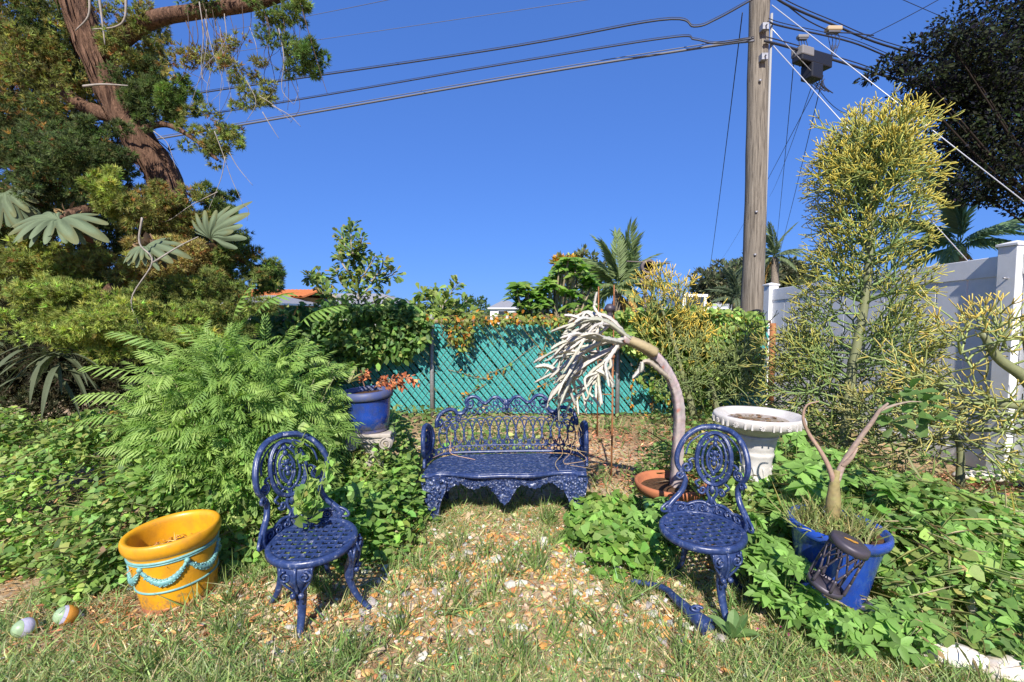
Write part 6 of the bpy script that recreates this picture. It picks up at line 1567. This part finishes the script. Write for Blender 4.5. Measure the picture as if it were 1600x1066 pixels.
dv_ = thing('dried_vine', 'tan dried vine tendrils draped over both ends of the blue bench', 'vine', (-.035, 3.4, .36)); m = MB(); off = np.array(dv_.location)
for k in range(8):
    x = rng.choice((rng.uniform(690, 735), rng.uniform(860, 905))); y = rng.uniform(660, 690); q = catmull([P(x, y, 3.45), P(x + rng.normal(0, 8), y + 18, 3.36), P(x + rng.normal(0, 14), y + 34, 3.3), P(x + rng.normal(0, 22), y + rng.uniform(38, 46), 3.26)], 5); m.add(*tube(loc(q, off), .0019, 4), c=jit((.30, .21, .11), 1, .2)[0])
m.build('tendrils', M_stem, dv_)['kind'] = 'stuff'

# ------------------------------------------------------------------ gravel, thatch, grass
def gravel_d(x, y):
    a = np.exp(-((x - .05) / .85) ** 2 - ((y - 2.75) / .42) ** 2) + .75 * np.exp(-((x + .55) / .4) ** 2 - ((y - 2.25) / .35) ** 2) + .5 * np.exp(-((x + 1.25) / .45) ** 2 - ((y - 2.25) / .22) ** 2) + .55 * np.exp(-((x - .75) / .35) ** 2 - ((y - 2.2) / .3) ** 2) + .3 * np.exp(-((x - .3) / .5) ** 2 - ((y - 2.1) / .3) ** 2)
    return np.clip(a * (1 + .5 * np.sin(x * 7 + y * 5) * np.sin(y * 9 - x * 3)), 0, 1)
SC = [((.56, .42, .26), .31), ((.54, .50, .42), .18), ((.52, .25, .07), .24), ((.62, .36, .14), .14), ((.34, .30, .28), .07), ((.42, .17, .07), .06)]
ico = []
me = bpy.data.meshes.new('tmp_stone'); import bmesh
bm = bmesh.new(); bmesh.ops.create_icosphere(bm, subdivisions=1, radius=1); bm.verts.ensure_lookup_table()
IV = np.array([v.co[:] for v in bm.verts]); IF = np.array([[v.index for v in f.verts] for f in bm.faces]); bm.free(); bpy.data.meshes.remove(me)
def stone_t(seed):
    r = np.random.default_rng(seed); w = r.normal(size=(4, 3)) * 1.7; return IV * (1 + .22 * np.sin(IV @ w.T + r.uniform(0, 6, 4)).mean(1, keepdims=True) * 2), IF
ST = [stone_t(s) for s in range(6)]
n = 60000; x = rng.uniform(-2.4, 1.9, n); y = rng.uniform(1.65, 3.55, n); k = rng.random(n) < gravel_d(x, y) * .27 + .012; x, y = x[k], y[k]; n = len(x)
siz = rng.lognormal(math.log(.0092), .45, n).clip(.004, .034)
asp = np.c_[siz * rng.uniform(.8, 1.5, n), siz * rng.uniform(.7, 1.1, n), siz * rng.uniform(.3, .6, n)]
cols_ = jit((.55, .4, .24), n, .22, SC); f = nrm(np.c_[rng.normal(size=(n, 2)), rng.normal(0, .2, n)]); u = nrm(np.c_[rng.normal(0, .35, (n, 2)), np.ones(n)]); RR = frames(f, u); z = gh(x, y) + asp[:, 2] * .55 + rng.uniform(0, .006, n)
show = asp[:, 0] * asp[:, 1] / y ** 2; big = np.argsort(-show)[:290]; isb = np.zeros(n, bool); isb[big] = True
m = MB(); kk = rng.integers(0, 6, n)
for b in range(6):
    q = (kk == b) & ~isb; scat(m, ST[b], np.c_[x, y, z][q], RR[q], asp[q], cols_[q])
gv = m.build('gravel', M_stone, ground, False); gv['kind'] = 'stuff'
smes = []
for b in range(6):
    for ci, (c, _) in enumerate(SC):
        mm = MB(); mm.add(*ST[b], c=c); me = mm.mesh('stone', False); me.materials.append(M_stone); smes.append(me)
for i_ in big:
    o = link('stone', smes[kk[i_] * 6 + int(np.argmin([np.abs(cols_[i_] / cols_[i_].sum() - np.array(c) / sum(c)).sum() + .3 * abs(cols_[i_].sum() - sum(c)) for c, _ in SC]))], ground)
    o.matrix_local = Matrix.Translation((x[i_], y[i_], z[i_])) @ Matrix(RR[i_].tolist()).to_4x4() @ Matrix.Diagonal((*asp[i_], 1))
# grass
def grass_d(x, y):
    g = gravel_d(x, y); base = .55 + .45 * sm((2.35 - y) / .5)
    patch = .5 + .5 * np.sin(x * 6.1 + 2 * np.sin(y * 4.3)) * np.sin(y * 7.7 + 1.3 * np.sin(x * 5)); return np.clip(base * (1 - .66 * g) * (.35 + .85 * patch), 0.03, 1)
n = 135000; x = rng.uniform(-2.5, 2.4, n); y = 1.55 + 2.1 * rng.random(n) ** 1.5; k = (rng.random(n) < grass_d(x, y)) & (np.hypot(x - pot.location[0], y - pot.location[1]) > .2) & (np.hypot(x - BP[0], y - BP[1]) > .18); x, y = x[k], y[k]; n = len(x)
m = MB(); blades(m, np.c_[x, y, gh(x, y) - .003], rng.lognormal(math.log(.05), .4, n).clip(.02, .13), (.28, .36, .13), .85, .95, [((.44, .38, .21), .16), ((.27, .31, .15), .25), ((.15, .23, .07), .25)])
n = 16000; x = rng.uniform(-3.6, 3.2, n); y = rng.uniform(.2, 1.6, n); blades(m, np.c_[x, y, gh(x, y) - .003], rng.uniform(.04, .1, n), (.24, .33, .10), .85, 1.6, [((.40, .34, .18), .2)])
n = 2600; cx = rng.integers(0, 90, n); X0 = rng.uniform(-1.6, 1.2, 90); Y0_ = rng.uniform(1.8, 3.4, 90); x = X0[cx] + rng.normal(0, .03, n); y = Y0_[cx] + rng.normal(0, .03, n); blades(m, np.c_[x, y, gh(x, y) - .003], rng.uniform(.07, .2, n), (.16, .23, .07), .6, 1.2, [((.38, .34, .17), .15)])
n = 5000; x = rng.uniform(-.9, 3.6, n); y = rng.uniform(3.5, 6.4, n); k = rng.random(n) < .6 * (np.hypot((x - .95) / .8, (y - 5) / .9) > .75) + .08; x, y = x[k], y[k]; n = len(x); blades(m, np.c_[x, y, gh(x, y)], rng.uniform(.06, .22, n), (.15, .2, .07), .6, 1.6, [((.36, .33, .17), .25)])
gr = m.build('grass', M_leaf); gr['kind'] = 'stuff'
# dry thatch, bark chips
n = 11000; x = rng.uniform(-2.7, 2.6, n); y = rng.uniform(1.6, 3.6, n); m = MB()
scat(m, (KITE[0] * [.16, 1, 1], KITE[1]), np.c_[x, y, gh(x, y) + rng.uniform(.002, .014, n)], frames(nrm(np.c_[rng.normal(size=(n, 2)), rng.normal(0, .12, n)]), nrm(np.c_[rng.normal(0, .4, (n, 2)), np.ones(n)])), rng.uniform(.02, .07, n), jit((.46, .33, .17), n, .3, [((.36, .18, .08), .35), ((.6, .5, .33), .2)]))
n = 5200; x = rng.uniform(.3, 4.3, n); y = np.where(x > 2.4, rng.uniform(2.9, 4.3, n), rng.uniform(3.9, 6.0, n)); scat(m, (KITE[0] * [.5, 1, 1], KITE[1]), np.c_[x, y, gh(x, y) + rng.uniform(.002, .03, n)], frames(nrm(np.c_[rng.normal(size=(n, 2)), rng.normal(0, .2, n)]), nrm(np.c_[rng.normal(0, .5, (n, 2)), np.ones(n)])), rng.uniform(.03, .08, n), jit((.30, .13, .07), n, .3, [((.42, .22, .13), .3), ((.2, .1, .06), .2)]))
n = 900; x = -1.72 + rng.normal(0, .45, n); y = 2.3 + rng.normal(0, .16, n); scat(m, (KITE[0] * [.4, 1, 1], KITE[1]), np.c_[x, y, gh(x, y) + rng.uniform(.002, .03, n)], frames(nrm(np.c_[rng.normal(size=(n, 2)), rng.normal(0, .2, n)]), nrm(np.c_[rng.normal(0, .5, (n, 2)), np.ones(n)])), rng.uniform(.02, .065, n), jit((.27, .13, .06), n, .3, [((.4, .22, .1), .3)]))
th = m.build('dry_thatch', M_dry, None, False); th['kind'] = 'stuff'
# pink flowers
n = 26; px = rng.normal(1232, 30, n); py = rng.normal(960, 22, n); m = MB()
pts = np.array([G(a, b, .05) for a, b in zip(px, py)]); nl = 5
for k in range(nl):
    a = k * 2 * PI / nl; scat(m, OVAL, pts, frames(np.tile((math.cos(a), math.sin(a), .25), (n, 1)), np.tile((0, 0, 1.), (n, 1))), np.full(n, .007), jit((.5, .06, .26), n, .2))
o = m.build('pink_flowers', M_leaf); o['kind'] = 'stuff'
